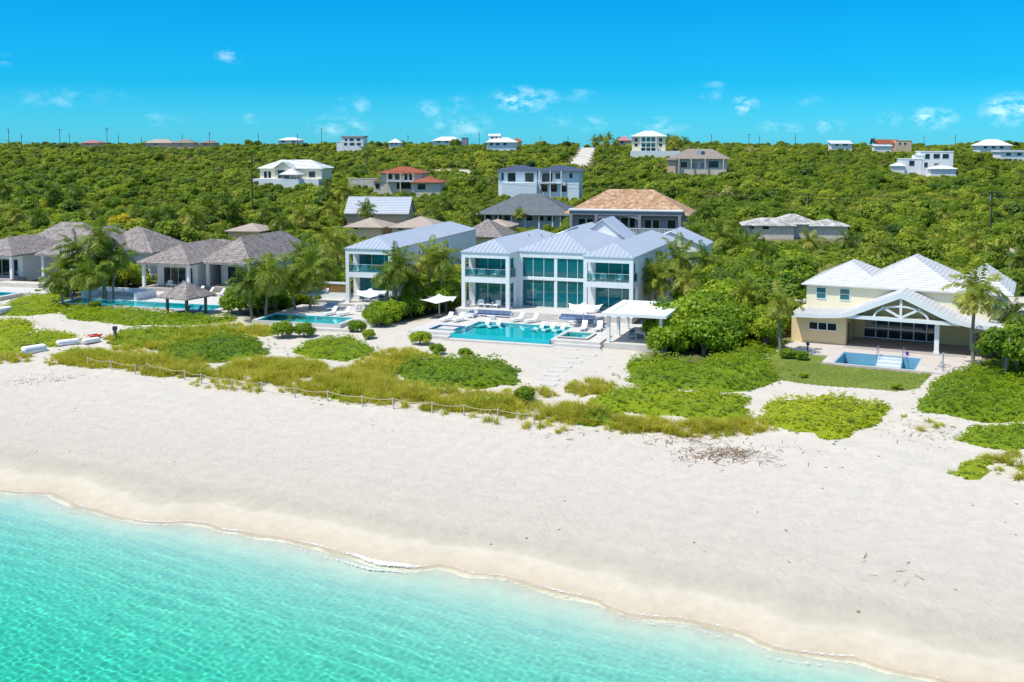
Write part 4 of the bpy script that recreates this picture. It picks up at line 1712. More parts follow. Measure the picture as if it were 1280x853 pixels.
def furnish():
    lg = lounger_proto()
    H = math.pi / 2
    spots = [  # frame, u, v, z, rotation, label
        (MAIN, 1.0, -6.6, -.6, H - .25, 'white sun lounger on the pool deck, left one of the pair beside the ledge pool'),
        (MAIN, 2.3, -6.3, -.6, H - .25, 'white sun lounger on the pool deck, right one of the pair beside the ledge pool'),
        (MAIN, 5.4, -6.6, -1.1, H - .5, 'white lounger in the shallow water, far left of the long pool'),
        (MAIN, 6.7, -6.5, -1.1, H - .5, 'white lounger in shallow water, second from the left end of the long pool'),
        (MAIN, 8.5, -4.1, -.6, H - .5, 'white sun lounger by the terrace steps, left of two behind the long pool'),
        (MAIN, 10.2, -4.2, -.6, H - .5, 'white sun lounger by the terrace steps, right of two behind the long pool'),
        (MAIN, 11.8, -6.6, -1.1, H - .5, 'white lounger in shallow water near the right end of the long pool'),
        (MAIN, 13.0, -6.6, -1.1, H - .5, 'white lounger in shallow water, middle of three at the pool\'s right end'),
        (MAIN, 14.2, -6.7, -1.1, H - .5, 'white lounger in shallow water, last before the square spa'),
        (MAIN, 17.0, -6.9, -.6, H + .1, 'white sun lounger behind the square spa, left of the pair'),
        (MAIN, 18.6, -6.6, -.6, H + .1, 'white sun lounger behind the square spa, nearest the white pavilion'),
        (SMALL, 1.6, -7.6, -.3, H - .4, 'white sun lounger behind the small raised pool, left one'),
        (SMALL, 3.2, -7.4, -.3, H - .4, 'white sun lounger behind the small raised pool, right one'),
        (S2, 6.1, -.2, -.4, H - .35, 'white sun lounger on the shingle villa deck, first from the left of four'),
        (S2, 8.0, -.9, -.4, H - .35, 'white sun lounger on the shingle villa deck, second from the left of four'),
        (S2, 9.9, -1.6, -.4, H - .6, 'white sun lounger on the shingle villa deck, third from the left of four'),
        (S2, 12.0, -2.2, -.4, H - .6, 'white sun lounger on the shingle villa deck, fourth, nearest the big palm')]
    for i, (f, u, v, z, r, lab) in enumerate(spots):
        put(lg, i == 0, f, u, v, z, r, lab, 'white sun loungers around the pools')
    um = umbrella_proto(3.9)
    for i, (f, u, v, z, r, lab) in enumerate([
            (MAIN, -2.2, -1.6, -.9, .2, 'white tensile parasol left of the three-bay villa\'s terrace'),
            (MAIN, 16.2, -4.2, -.6, .15, 'white tensile parasol over the blue sofas beside the pavilion'),
            (SMALL, 4.4, -2.6, -.3, .3, 'white tensile parasol before the narrow villa\'s glazed front'),
            (SMALL, -2.6, -3.4, -.3, .5, 'white tensile parasol in front of the outdoor kitchen')]):
        put(um, i == 0, f, u, v, z, r, lab, 'white tensile parasols')
    so = sofa_proto(4.2)
    put(so, True, MAIN, 5.0, -1.9, -.6, math.pi, 'long blue cushioned sofa with its back to us before the villa\'s left bay', 'blue outdoor sofas')
    put(so, False, MAIN, 14.9, -2.1, -.6, 0, 'long blue cushioned sofa under the parasol beside the pavilion', 'blue outdoor sofas')
    s2 = sofa_proto(1.6, M_GREYCUSH)
    put(s2, True, MAIN, 2.6, -3.0, -.6, H, 'short grey cushioned sofa at the left end of the blue sofa', 'grey outdoor sofas')
    put(s2, False, MAIN, 17.6, -2.9, -.6, -H, 'short grey cushioned sofa at the right end of the blue sofa under the parasol', 'grey outdoor sofas')
    put(s2, False, SMALL, -.2, -3.6, -.3, 0, 'short grey cushioned sofa before the narrow villa\'s left pillar', 'grey outdoor sofas')
    ac = armchair_proto()
    b = 0
    ch = [(MAIN, 2.2, 1.0, 3.67, .25, 'white armchair on the balcony of the villa\'s left bay, left one'), (MAIN, 3.9, 1.0, 3.67, -.25, 'white armchair on the balcony of the villa\'s left bay, right one'),
          (MAIN, 17.0, 1.0, 3.73, .25, 'white armchair on the balcony of the villa\'s right bay, left one'), (MAIN, 18.9, 1.0, 3.73, -.25, 'white armchair on the balcony of the villa\'s right bay, right one'),
          (MAIN, 2.1, .9, 0, .3, 'white armchair in the ground floor porch of the left bay, left of low table'), (MAIN, 4.1, .9, 0, -.3, 'white armchair in the ground floor porch of the left bay, right of low table'),
          (SMALL, 2.0, 1.0, 3.81, .2, 'white armchair on the narrow villa\'s balcony'),
          (SMALL, 3.6, -4.2, -.3, 2.2, 'white armchair beside the shrubs on the narrow villa\'s terrace'),
          (S2, 1.9, 1.4, .02, .3, 'white armchair in the porch behind the gazebo, left one'), (S2, 3.9, 1.4, .02, -.4, 'white armchair in the porch behind the gazebo, right one')]
    for i, (f, u, v, z, r, lab) in enumerate(ch):
        put(ac, i == 0, f, u, v, z, r, lab, 'white armchairs')
    tb = table_proto('coffee_table', .9, .6, .4, 'low table')
    for i, (f, u, v, z, r, lab) in enumerate([(MAIN, 3.1, .7, 0, 0, 'low white table between two armchairs under the left bay balcony'), (MAIN, 5.2, -3.6, -.6, 0, 'low white table in front of the blue sofa at the left bay'),
                                              (MAIN, 15.0, -4.2, -.6, 0, 'low white table in front of the blue sofa beside the pavilion'), (SMALL, .4, -5.1, -.3, 0, 'low white table on the narrow villa\'s terrace'),
                                              (S2, 2.9, .9, .02, 0, 'low white table between the armchairs in the porch behind the gazebo')]):
        put(tb, i == 0, f, u, v, z, r, lab, 'low white tables')
    # pavilion with a dining table
    p = thing('pavilion', 'white flat roofed dining pavilion on square posts right of the pool', 'pavilion', tuple(MAIN.w(21.0, -13.0, -.58)), MAIN.rz)
    for (x, y) in ((.1, .1), (.1, 4.1), (.1, 8.1), (5.4, .1), (5.4, 4.1), (5.4, 8.1)):
        MB().box(x, x + .32, y, y + .32, 0, 2.75).build('post', M_WHITE, p)
    r = MB()
    r.holes((-.35, 6.2, -.35, 8.9), [(.5, 5.3, .5, 8.0)], 2.75, 3.05)
    rf = r.build('roof', M_WHITE, p)
    MB().box(.501, 5.299, .501, 7.999, 2.78, 2.98).build('roof_panel', M_CANVAS, rf)
    dt = table_proto('dining_table', 2.2, 1.0, .75, 'dining table')
    put(dt, True, MAIN, 24.0, -9.5, -.58, H, 'white dining table under the pavilion roof')
    dc = armchair_proto('dining_chair', M_GREYROOF, M_GREYCUSH)
    dc['category'] = 'chair'
    k = 0
    for (u, v, r_) in ((23.1, -10.2, H), (23.1, -9.5, H), (23.1, -8.8, H), (24.9, -10.2, -H), (24.9, -9.5, -H), (24.9, -8.8, -H)):
        side = 'left' if u < 24 else 'right'
        end = {-10.2: 'front', -9.5: 'middle', -8.8: 'rear'}[v]
        put(dc, k == 0, MAIN, u, v, -.58, r_, 'grey dining chair under the pavilion, %s one on the %s of the table' % (end, side), 'grey dining chairs')
        k += 1
    # thatched gazebo
    c = (atz(190, 402, 2.9)[:2] + atz(274.3, 387, 2.9)[:2]) / 2
    gzz = gzf(*c)
    gf = Fr(0, 0, 0, 28, base=(c[0], c[1], gzz))
    g = thing('gazebo', 'open gazebo with pyramid shingle roof on four dark posts among the dune shrubs', 'gazebo', (c[0], c[1], gzz), gf.rz)
    for (x, y) in ((-1.55, -1.55), (1.55, -1.55), (-1.55, 1.55), (1.55, 1.55)):
        MB().box(x - .13, x + .13, y - .13, y + .13, -.2, 2.35).build('post', M_WOOD, g)
    MB().hip(-2.5, 2.5, -2.5, 2.5, 2.3, 1.7, th=.16, rib=.3, ribw=.05, ribh=.03, along='across').build('roof', M_SHINGLE, g)
    e = MB()
    for (a, b_, c_, d_) in ((-1.7, 1.7, -1.62, -1.48), (-1.7, 1.7, 1.48, 1.62)):
        e.box(a, b_, c_, d_, 2.2, 2.36)
        e.box(c_, d_, -1.478, 1.478, 2.2, 2.36)
    e.build('beam', M_WOOD, g)
    bl = MB()
    l2 = thing('sun_lounger', 'blue cushioned lounger under the gazebo, left one', 'sun lounger', tuple(gf.w(-.6, 0, 0)), gf.rz - .5 + H, 'blue loungers under the gazebo')
    MB().box(-.95, .5, -.32, .32, .18, .30).build('frame', M_WOOD, l2)
    for x in (-.85, .4):
        for y in (-.28, .28):
            MB().box(x - .03, x + .03, y - .03, y + .03, 0, .18).build('leg', M_WOOD, l2)
    MB().box(-.94, .45, -.31, .31, .302, .40).build('seat_pad', M_BLUE, l2)
    b = MB()
    P = [(.45, .33), (.95, .92), (.85, .98), (.36, .40)]
    b.face([(x, -.31, z_) for x, z_ in P])
    b.face([(x, .31, z_) for x, z_ in P[::-1]])
    for i in range(4):
        (x, z_), (x2, z2) = P[i], P[(i + 1) % 4]
        b.face([(x, -.31, z_), (x, .31, z_), (x2, .31, z2), (x2, -.31, z2)])
    b.build('backrest', M_BLUE, l2)
    dup(l2, tuple(gf.w(1.0, .3, 0)), gf.rz - .5 + H, None, 'blue cushioned lounger under the gazebo, right one')
    excl(gf, -3, 3, -3, 3)
    # dining set seen in the narrow villa's porch
    put(dc, False, SMALL, 2.4, 1.2, 0, 0, 'grey dining chair in the narrow villa\'s ground floor porch, left one', 'grey dining chairs')
    put(dc, False, SMALL, 3.4, 1.2, 0, 0, 'grey dining chair in the narrow villa\'s ground floor porch, right one', 'grey dining chairs')
    # stepping slabs from the pool terrace to the beach
    px = [(715, 437), (736, 445), (713, 447), (719, 453), (703, 459), (697, 464), (690, 469), (688, 475), (686, 482), (682, 489)]
    st = None
    words = ['topmost, at the spa steps', 'second, offset to the right', 'third from the top', 'fourth from the top', 'fifth from the top', 'sixth from the top', 'seventh from the top', 'third from the beach end', 'second from the beach end', 'last, at the beach end']
    for i, (x, y) in enumerate(px):
        p_ = G(x, y)
        lab = 'pale stepping slab of the sandy garden path, ' + words[i]
        if st is None:
            s = MB().box(-.75, .75, -.42, .42, -.1, .06)
            st = s.build('stepping_slab', M_DECK)
            tag(st, lab, 'paving slab', 'stepping slabs on the sandy path')
            o = st
        else:
            o = st.copy()
            C.objects.link(o)
            o['label'] = lab
        o.location = tuple(p_)
        o.rotation_euler = (0, 0, -R(20) + random.uniform(-.12, .12))
        o.scale = (random.uniform(.85, 1.15), random.uniform(.85, 1.15), 1)


furnish()


def beach_things():
    # long white hulls half buried in the shrubs at the left edge of the dunes
    def hull(px0, px1, label, w=.75, h=.6):
        a, b = G(*px0), G(*px1)
        L = float(np.linalg.norm((b - a)[:2]))
        ang = math.atan2(b[1] - a[1], b[0] - a[0])
        t = thing('boat_hull', label, 'boat hull', (a[0], a[1], min(a[2], b[2]) + .05), ang, 'white hulls lying in the dune shrubs')
        V, Q = [], []
        n, m_ = 22, 12
        for i in range(n + 1):
            f = i / n
            k = min(1, (1 - abs(2 * f - 1) ** 5) + .35)
            if f in (0, 1):
                k = .3
            for j in range(m_):
                q = 2 * math.pi * j / m_
                c, s = math.cos(q), math.sin(q)
                V.append((f * L, w / 2 * k * math.copysign(abs(c) ** .6, c), h / 2 + h / 2 * k * math.copysign(abs(s) ** .6, s)))
        for i in range(n):
            for j in range(m_):
                Q.append((i * m_ + j, (i + 1) * m_ + j, (i + 1) * m_ + (j + 1) % m_, i * m_ + (j + 1) % m_))
        k0 = len(V)
        V += [(0, 0, h / 2), (L, 0, h / 2)]
        T = [(k0, (j + 1) % m_, j) for j in range(m_)] + [(k0 + 1, n * m_ + j, n * m_ + (j + 1) % m_) for j in range(m_)]
        mesh_np('hull', V, Q, M_CUSHION, parent=t, smooth=True, tris=T)
        MB().box(L * .1, L * .9, -w / 2 - .02, -w / 2 + .03, h * .48, h * .56).build('rubbing_strake', mat('grey_blue_strip', (.35, .45, .60), .6), t)
    hull((27, 446), (58, 438), 'long white rounded hull lying nearest the beach, at the left dune edge', .9, .85)
    hull((70, 434), (100, 430), 'long white rounded hull in the middle of three in the dune shrubs')
    hull((103, 431), (125, 427), 'long white rounded hull beside the red kayak on the sand', .7, .5)
    hull((-14, 397), (14, 391), 'white rounded hull on the sand at the left frame edge, behind the others', 1.0, .9)
    p = G(119, 423)
    t = thing('kayak', 'small red kayak lying on the sand behind the white hulls', 'kayak', tuple(p), .25)
    V, Q = [], []
    for i in range(17):
        f = i / 16
        k = max(.04, math.sin(math.pi * f) ** .6)
        for j in range(10):
            q = 2 * math.pi * j / 10
            V.append((-.8 + 1.6 * f, .36 * k * math.cos(q), .2 + .2 * k * math.sin(q) + .25 * (abs(2 * f - 1) ** 3)))
    for i in range(16):
        for j in range(10):
            Q.append((i * 10 + j, (i + 1) * 10 + j, (i + 1) * 10 + (j + 1) % 10, i * 10 + (j + 1) % 10))
    mesh_np('hull', V, Q, M_RED, parent=t, smooth=True)
    MB().prism([(.28 * math.cos(q), .17 * math.sin(q)) for q in np.linspace(0, 6.28, 13)[:-1]], .38, .43).build('cockpit', M_DARK, t)
    # lamp bollard and hose post
    p = G(144, 425)
    t = thing('bollard_lamp', 'grey bollard lamp with dark head beside the sandy path to the beach', 'bollard', tuple(p))
    MB().box(-.13, .13, -.13, .13, -.1, 1.0).build('post', M_WOOD, t)
    MB().box(-.2, .2, -.2, .2, 1.0, 1.4).build('lamp_head', mat('dark_blue_metal', (.04, .06, .09), .4), t)
    p = G(1178, 468)
    t = thing('shower_post', 'slim grey shower post at the patio corner by the lawn', 'post', tuple(p))
    MB().tube([(0, 0, -.1), (0, 0, 1.9)], .07, 10).build('pole', M_GREYROOF, t)
    MB().tube([(0, 0, 1.8), (.25, 0, 1.86)], .04, 8).build('shower_head', M_CHROME, t)
    p = G(1009.5, 441)
    t = thing('bollard_lamp', 'small dark bollard lamp on the patio by the clipped bush', 'bollard', tuple(p))
    MB().tube([(0, 0, -.1), (0, 0, .7)], .08, 10).build('post', mat('dark_blue_metal', (.04, .06, .09)), t)
    MB().tube([(0, 0, .7), (0, 0, .95)], .17, 10).build('lamp_head', mat('dark_blue_metal', (.04, .06, .09)), t)
    p = RIGHT.w(6.1, -2.6, .02)
    t = thing('bucket', 'small violet bucket standing on the patio behind the pool', 'bucket', tuple(p))
    MB().tube([(0, 0, 0), (0, 0, .32)], [.12, .17], 12).build('pail', mat('violet_plastic', (.10, .04, .45), .4), t)
    MB().tube([(-.16, 0, .3), (-.1, 0, .45), (.1, 0, .45), (.16, 0, .3)], .012, 6).build('handle', M_CHROME, t)
    p = RIGHT.w(9.7, -6.6, .01)
    t = thing('patio_chair', 'folded chrome chair frame lying on the patio near the shower post', 'chair', tuple(p), .4)
    fr_ = MB()
    for y in (-.3, .3):
        fr_.tube([(-.5, y, .05), (-.1, y, .28), (.5, y, .1)], .025, 6)
    for x in (-.5, -.1, .5):
        z = {-.5: .05, -.1: .28, .5: .1}[x]
        fr_.tube([(x, -.3, z), (x, .3, z)], .025, 6)
    fr_.build('frame', M_CHROME, t)
    MB().box(-.45, -.12, -.26, .26, .14, .18).build('seat', M_GREYCUSH, t)
    # low wall in front of the leftmost garden
    # rope line along the foot of the dunes
    posts = [(110, 459), (140, 463), (169, 468), (185, 467), (200, 470), (231, 476), (252, 481), (289, 487), (327, 492), (369, 498), (410, 503), (453, 509), (492, 512), (540, 518), (580, 521), (622, 526), (668, 531)]
    pw = [G(*q) for q in posts]
    proto = None
    for i, p in enumerate(pw):
        w = '%s post of the rope line along the dune foot' % ('bleached wooden',)
        if proto is None:
            m_ = MB().tube([(0, 0, -.2), (.01, 0, .55), (.015, .01, .95)], [.055, .055, .05], 8)
            proto = m_.build('rope_post', M_POST)
            tag(proto, 'short bleached wooden post of the rope line along the dune foot', 'post', 'posts of the beach rope line')
            o = proto
        else:
            o = proto.copy()
            C.objects.link(o)
        o.location = tuple(p)
        o.rotation_euler = (random.uniform(-.1, .1), random.uniform(-.12, .12), random.uniform(0, 6))
    mb = MB()
    for i in range(len(pw) - 1):
        a, b = pw[i] + np.array([0, 0, .85]), pw[i + 1] + np.array([0, 0, .85])
        pts = [a + (b - a) * k / 6 - np.array([0, 0, .16 * 4 * (k / 6) * (1 - k / 6)]) for k in range(7)]
        mb.tube(pts, .022, 5, cap=False)
    o = mb.build('rope', M_ROPE, None, True)
    tag(o, 'slack pale rope strung from post to post along the dune foot', 'rope')


beach_things()

# ================================================================ HOUSES ON THE HILLSIDE
def far_house(name, label, px, py, ang, blocks, wins=(), up=1.8, clear=3.0, cat='house', m_win=None, extra=None):
    """blocks and openings in picture-scale units at the house's own distance, depths in metres"""
    g = G(px, py, up)
    sc = math.hypot(g[0], g[1]) / FPX
    g = g + np.array([0, 0, up])
    f = Fr(0, 0, 0, ang, base=g)
    t = thing(name, label, cat, tuple(g), f.rz)
    for i, bl in enumerate(blocks):
        x0, x1, v0, v1, z0, z1, wm, roof = bl
        x0, x1, z1 = x0 * sc, x1 * sc, z1 * sc
        z0 = -3.4 if z0 is None else z0 * sc
        e = .004 * i
        MB().box(x0 + e, x1 - e, v0 + e, v1 - e, z0, z1).build('wall', wm, t)
        kind, h, ov, rm = roof[:4]
        ax = roof[4] if len(roof) > 4 else 'u'
        r = MB()
        kw = dict(th=.15, rib=.5, ribw=.07, ribh=.05, along='across')
        if kind == 'hip':
            r.hip(x0 - ov, x1 + ov, v0 - ov, v1 + ov, z1 + e, h * sc, axis=ax, **kw)
        elif kind == 'gable':
            r.hip(x0 - ov, x1 + ov, v0 - ov, v1 + ov, z1 + e, h * sc, front='gable', back='gable', axis=ax, **kw)
            w = MB()
            zc = z1 + h * sc - .1
            if ax == 'u':
                for xx in (x0 + e, x1 - e):
                    w.face([(xx, v0 + .1, z1), (xx, v1 - .1, z1), (xx, (v0 + v1) / 2, zc)])
            else:
                for vv in (v0 + e, v1 - e):
                    w.face([(x0 + .1, vv, z1), (x1 - .1, vv, z1), ((x0 + x1) / 2, vv, zc)])
            w.build('gable_wall', wm, t)
        elif kind == 'flat':
            r.box(x0 - ov, x1 + ov, v0 - ov, v1 + ov, z1 + .002, z1 + max(.25, h * sc))
        elif kind == 'shed':
            r.plane_roof([(x0 - ov, v0 - ov, z1 + .05), (x1 + ov, v0 - ov, z1 + .05), (x1 + ov, v1 + ov, z1 + h * sc), (x0 - ov, v1 + ov, z1 + h * sc)], **kw)
            MB().box(x0 + .1, x1 - .1, v1 - .3, v1 - .01, z1 - .01, z1 + h * sc - .2).build('back_wall', wm, t)
        if kind != 'none':
            r.build('roof', rm, t)
        excl(f, x0 - 1, x1 + 1, v0 - clear, v1 + .5)
    for w in wins:
        x0, x1, z0, z1, v = w[:5]
        m_ = w[5] if len(w) > 5 else (m_win or M_GLASSDARK)
        small_window(t, x0 * sc, x1 * sc, v, z0 * sc, z1 * sc, m_, rails=False)
    if extra:
        extra(t, sc, f)
    return t


def columns(xs, v, z0, z1, m, w=.3):
    def go(t, sc, f):
        for x in xs:
            MB().box(x * sc - w / 2, x * sc + w / 2, v - w / 2, v + w / 2, z0 * sc if z0 else -3, z1 * sc - .01).build('column', m, t)
    return go


def chain(*fs):
    def go(t, sc, f):
        for q in fs:
            q(t, sc, f)
    return go


def slab(name, x0, x1, v0, v1, z0, z1, m):
    def go(t, sc, f):
        MB().box(x0 * sc, x1 * sc, v0, v1, (z0 * sc if z0 is not None else -3.4), z1 * sc).build(name, m, t)
    return go


def hillside():
    WH, DG = M_WHITE, M_GLASSDARK
    # white bungalow with the pyramid roofed pavilion
    far_house('hill_house', 'long white bungalow with gabled porch high on the left hillside', 322, 224, 8,
              [(0, 78, 2, 12, None, 13, M_CREAM, ('hip', 10, .7, M_CANVAS)), (24, 46, -1.5, 2.1, None, 12.5, M_CREAM, ('gable', 9, .6, M_CANVAS, 'v')), (-2, 80, -2.5, 1.9, None, .5, WH, ('none', 0, 0, WH))],
              [(28, 42, 1, 11, -1.5), (5, 9, 1, 9, 2), (10.5, 14, 1, 9, 2), (62, 70, 2, 9, 2)])
    far_house('garden_pavilion', 'small white pyramid roofed pavilion in front of the long white bungalow', 358, 224, 8,
              [(0, 24, -6, -1, None, .4, WH, ('none', 0, 0, WH)), (3, 21, -5.5, -1.5, 5.5, 6, WH, ('hip', 7, .8, M_CANVAS))], cat='pavilion',
              extra=columns((3.5, 12, 20.5), -5.2, 0, 6, WH, .25), clear=2)
    # red roofed house
    far_house('hill_house', 'two storey house with terracotta hip roofs, arched loggia and stone walls', 472, 238, 6,
              [(2, 54, 2, 11, None, 21, M_STONEWALL, ('hip', 7.5, .8, M_REDTILE)), (46, 80, -2, 6, None, 10, M_STONEWALL, ('hip', 7, .7, M_REDTILE)), (-7, 3, 2, 6, None, 10, M_STONEWALL, ('shed', 1.5, .3, M_BROWNWOOD))],
              [(11, 17, 13, 20, 2), (20, 26, 12.5, 20, 2), (32, 36, 12, 19.5, 2), (38, 42, 12, 19.5, 2), (22, 40, 1, 9, 2), (52, 62, 1, 8, -2), (-5, 1, 1, 8, 2)],
              extra=chain(slab('balcony', 10, 46, .6, 2, 10.3, 11.3, WH), columns((12, 28, 44), .8, 0, 21, M_STONEWALL, .3)))
    t = far_house('garden_wall', 'long low pale stone wall running left from the red roofed house', 432, 229, 6, [(0, 38, 3, 3.6, None, 4.5, M_STONEWALL, ('flat', .5, .05, M_STONEWALL))], cat='wall', clear=1)
    # white and slate blue house
    far_house('hill_house', 'white two winged house with slate blue hip roofs and a curved terrace wall', 621, 241, 10,
              [(1, 50, 1, 10, None, 27, M_LIGHTBLUE, ('hip', 6.5, .9, M_NAVYROOF)), (52, 103, 0, 9, None, 27, M_LIGHTBLUE, ('hip', 6.5, .9, M_NAVYROOF)), (48, 54, 2, 8, None, 26, M_LIGHTBLUE, ('flat', 1, 0, WH))],
              [(5, 8, 15, 24, 1), (13, 23, 13, 24, 1), (35, 46, 13, 24, 1), (57, 70, 13, 24, 0), (74, 80, 17, 24, 0), (91, 95, 18, 24, 0), (56, 64, 1, 10, 0), (68, 76, 1, 10, 0), (80, 88, 1, 9, 0)],
              extra=chain(slab('terrace_wall', 8, 52, -2.5, 1, None, 12.5, M_LIGHTBLUE), slab('balcony', 54, 82, -1.2, 0, 11.2, 12.4, WH), columns((54.5, 68, 81.5), -1, 0, 27, WH, .25)))
    # slate hip house
    far_house('villa_house', 'low house with broad slate grey hip roof and white porch posts behind white villas', 604, 277, 12,
              [(7, 95, 2.5, 13, None, 9, M_LIGHTBLUE, ('hip', 24, 3.0, M_SLATE))],
              [(12, 20, .5, 8, 2.5), (24, 33, .5, 8, 2.5), (38, 46, .5, 8, 2.5), (52, 60, .5, 8, 2.5), (66, 74, .5, 8, 2.5), (79, 88, .5, 8, 2.5)],
              extra=columns((2, 19, 36, 54, 71, 88, 98), .1, 0, 9, WH, .28))
    # orange tile house
    far_house('villa_house', 'mauve grey house with huge orange clay tile hip roof, arched porch and white balustrade', 712, 293, 14,
              [(0, 138, 2.5, 15, None, 25, M_LILAC, ('hip', 29, 1.6, M_ORANGETILE)), (-1, 139, .4, 2.6, 24, 29, M_LILAC, ('flat', 1.2, .2, WH)), (1, 137, .3, 2.4, None, 2.0, M_LILAC, ('none', 0, 0, WH))],
              [(8, 17, 5, 18, 2.5), (19, 27, 5, 18, 2.5), (40, 49, 5, 20, 2.5), (51, 60, 5, 20, 2.5), (62, 71, 5, 20, 2.5), (73, 80, 5, 20, 2.5), (92, 100, 5, 18, 2.5), (102, 110, 5, 18, 2.5), (120, 130, 5, 18, 2.5)],
              extra=chain(columns((1.2, 33, 87, 136), .6, 0, 24, M_LILAC, .55), balus))
    # brown hip roof house further up
    far_house('hill_house', 'grey stone house with wide brown hip roof and dormer on the slope right of road', 836, 214, 12,
              [(3, 70, 2, 12, None, 15, M_STONEWALL, ('hip', 12, 1.1, M_BROWNROOF)), (-2, 8, 1, 8, None, 13.5, M_PEACH, ('hip', 5, .6, M_BROWNROOF))],
              [(14, 22, 4, 11, 2), (24, 34, 3, 10, 2, M_LILAC), (38, 44, 3, 10, 2, M_LILAC), (48, 60, 4, 12, 2)],
              extra=chain(dormer, columns((12, 27, 44, 66), .9, 0, 15, M_STONEWALL, .35)))
    # pale yellow three storey house on the crest
    far_house('hill_house', 'pale yellow three storey house with white hip roof on the crest beside palms', 789, 192, 6,
              [(1, 42, 1, 11, None, 21, M_YELLOW, ('hip', 7, .9, M_CANVAS)), (-1, 60, -2, .9, None, 3, WH, ('none', 0, 0, WH))],
              [(4, 8, 14.5, 18.5, 1), (34, 38, 14.5, 18.5, 1), (13, 29, 14.5, 19.5, 1, M_TEALGLASS), (4, 8, 8.5, 12, 1), (34, 38, 8.5, 12, 1), (13, 29, 8.0, 12.5, 1, M_TEALGLASS), (12, 30, 3.2, 6.5, 1)],
              extra=chain(slab('balcony', 11, 31, -.4, 1, 13.0, 13.8, WH), columns((11.5, 18, 24, 30.5), -.2, 0, 20, WH, .25)))
    far_house('hill_house', 'house with pink hip roof half hidden by palms on the crest', 772, 178, 4, [(0, 18, 8, 15, None, 5, M_PEACH, ('hip', 6, .6, M_PINK))], [(5, 8, 1, 4, 8)])
    far_house('hill_house', 'small terracotta roofed house on the crest behind the yellow house', 813, 170, 4, [(0, 11, 22, 28, None, 3, M_PEACH, ('hip', 5, .5, M_REDTILE))], [])
    # modern white house on the right
    far_house('hill_house', 'modern white cubic house with flat stepped roofs on the right hillside', 1122, 212, 10,
              [(26, 62, 1, 10, None, 20, WH, ('flat', 1.2, .1, WH)), (4, 27, .6, 8, None, 11.5, WH, ('flat', 1, .1, WH)), (20, 30, .8, 7, None, 15.5, WH, ('flat', 1, .05, WH))],
              [(40, 47, 12.5, 18, 1), (50, 57, 12.5, 18, 1), (31, 36, 12, 18, 1), (41, 46, 2, 7.5, 1, M_BROWNROOF), (13, 19, 4, 10, .6), (30, 34, 2, 8, 1)])
    far_house('garden_pavilion', 'low white roofed garage in front of the modern white house', 1158, 214, 10, [(0, 27, -7, -2, None, 3, WH, ('hip', 3.5, .5, M_CANVAS))], cat='garage', clear=2)
    far_house('garden_pavilion', 'small white pavilion at the left end of the modern white house', 1114, 211, 10, [(0, 13, -3, 1, None, 3.5, WH, ('hip', 4, .4, M_CANVAS))], cat='pavilion', clear=2)
    # along the crest
    far_house('hill_house', 'white two storey flat roofed house on the crest left of centre', 423, 184, 4,
              [(4, 31, 0, 9, None, 12, WH, ('flat', 1.5, .3, M_TANROOF)), (-3, 6, 1, 7, None, 6, WH, ('flat', .8, .1, WH))],
              [(8, 11, 7.5, 10, 0), (14, 19, 7.5, 10.5, 0), (23, 27, 7.5, 10.5, 0), (7, 11, 2, 5, 0), (14, 20, 2, 5, 0), (23, 28, 2, 5, 0)], up=2.5)
    far_house('hill_house', 'tiny white hip roofed house on the crest right of the two storey flat one', 486, 182, 4, [(0, 14, 0, 6, None, 3.5, WH, ('hip', 5, .5, M_CANVAS))], [(3, 6, 1, 3, 0), (8, 11, 1, 3, 0)], up=2.5)
    far_house('hill_house', 'long low white roofed house on the crest at centre', 540, 179, 4, [(0, 34, 4, 11, None, 3, WH, ('hip', 5, .6, M_CANVAS)), (36, 43, 4, 9, None, 6, M_LILAC, ('flat', .7, .1, M_BROWNROOF))], [(5, 9, .3, 2.2, 4), (15, 19, .3, 2.2, 4)], up=2.5)
    far_house('hill_house', 'white house with small square tower storey and blue walls on the crest', 608, 183, 4,
              [(0, 37, 1, 9, None, 5, M_LIGHTBLUE, ('hip', 6, .7, M_CANVAS)), (2, 16, 4, 9, None, 13, WH, ('gable', 2.5, .3, M_CANVAS))],
              [(5, 8, 8.5, 11.5, 4), (10, 13, 8.5, 11.5, 4), (4, 8, 1, 4, 1), (12, 16, 1, 4, 1), (21, 25, 1, 4, 1)], up=2.5)
    far_house('hill_house', 'little orange roofed house just right of the tower house on the crest', 639, 180, 4, [(0, 11, 8, 14, None, 3, M_PEACH, ('hip', 5, .5, M_REDTILE))], [], up=2.5)
    far_house('hill_house', 'low pale grey roofed house on the left crest', 345, 178, 4, [(0, 27, 4, 11, None, 3, M_LIGHTBLUE, ('hip', 3.5, .5, M_CANVAS))], [(4, 8, .4, 2.4, 4), (17, 21, .4, 2.4, 4)], up=2.5)
    for (x, w, h, l, m_) in ((92, 21, 3, 'long low pinkish house far left on the crest', M_PINK), (173, 33, 4.5, 'low sandy house between power poles on the left crest', M_TANROOF),
                             (208, 25, 4.2, 'low greyish pink house on the left crest, right of the sandy one', M_BROWNROOF), (243, 17, 3.8, 'small brownish house on the left crest, last of the row', M_BROWNROOF)):
        far_house('hill_house', l, x, 181.5, 3, [(0, w, 8, 15, None, 2.6, M_PEACH, ('hip', h, .5, m_))], [(w * .3, w * .45, .3, 2, 8)], up=2.5)
    far_house('hill_house', 'white mono pitched house on the right crest beside a feathery tree', 1041, 183, 4, [(0, 24, 2, 9, None, 3, WH, ('shed', 4, .6, M_CANVAS))], [(4, 8, .5, 2.5, 2), (13, 19, .5, 2.5, 2)], up=2.5)
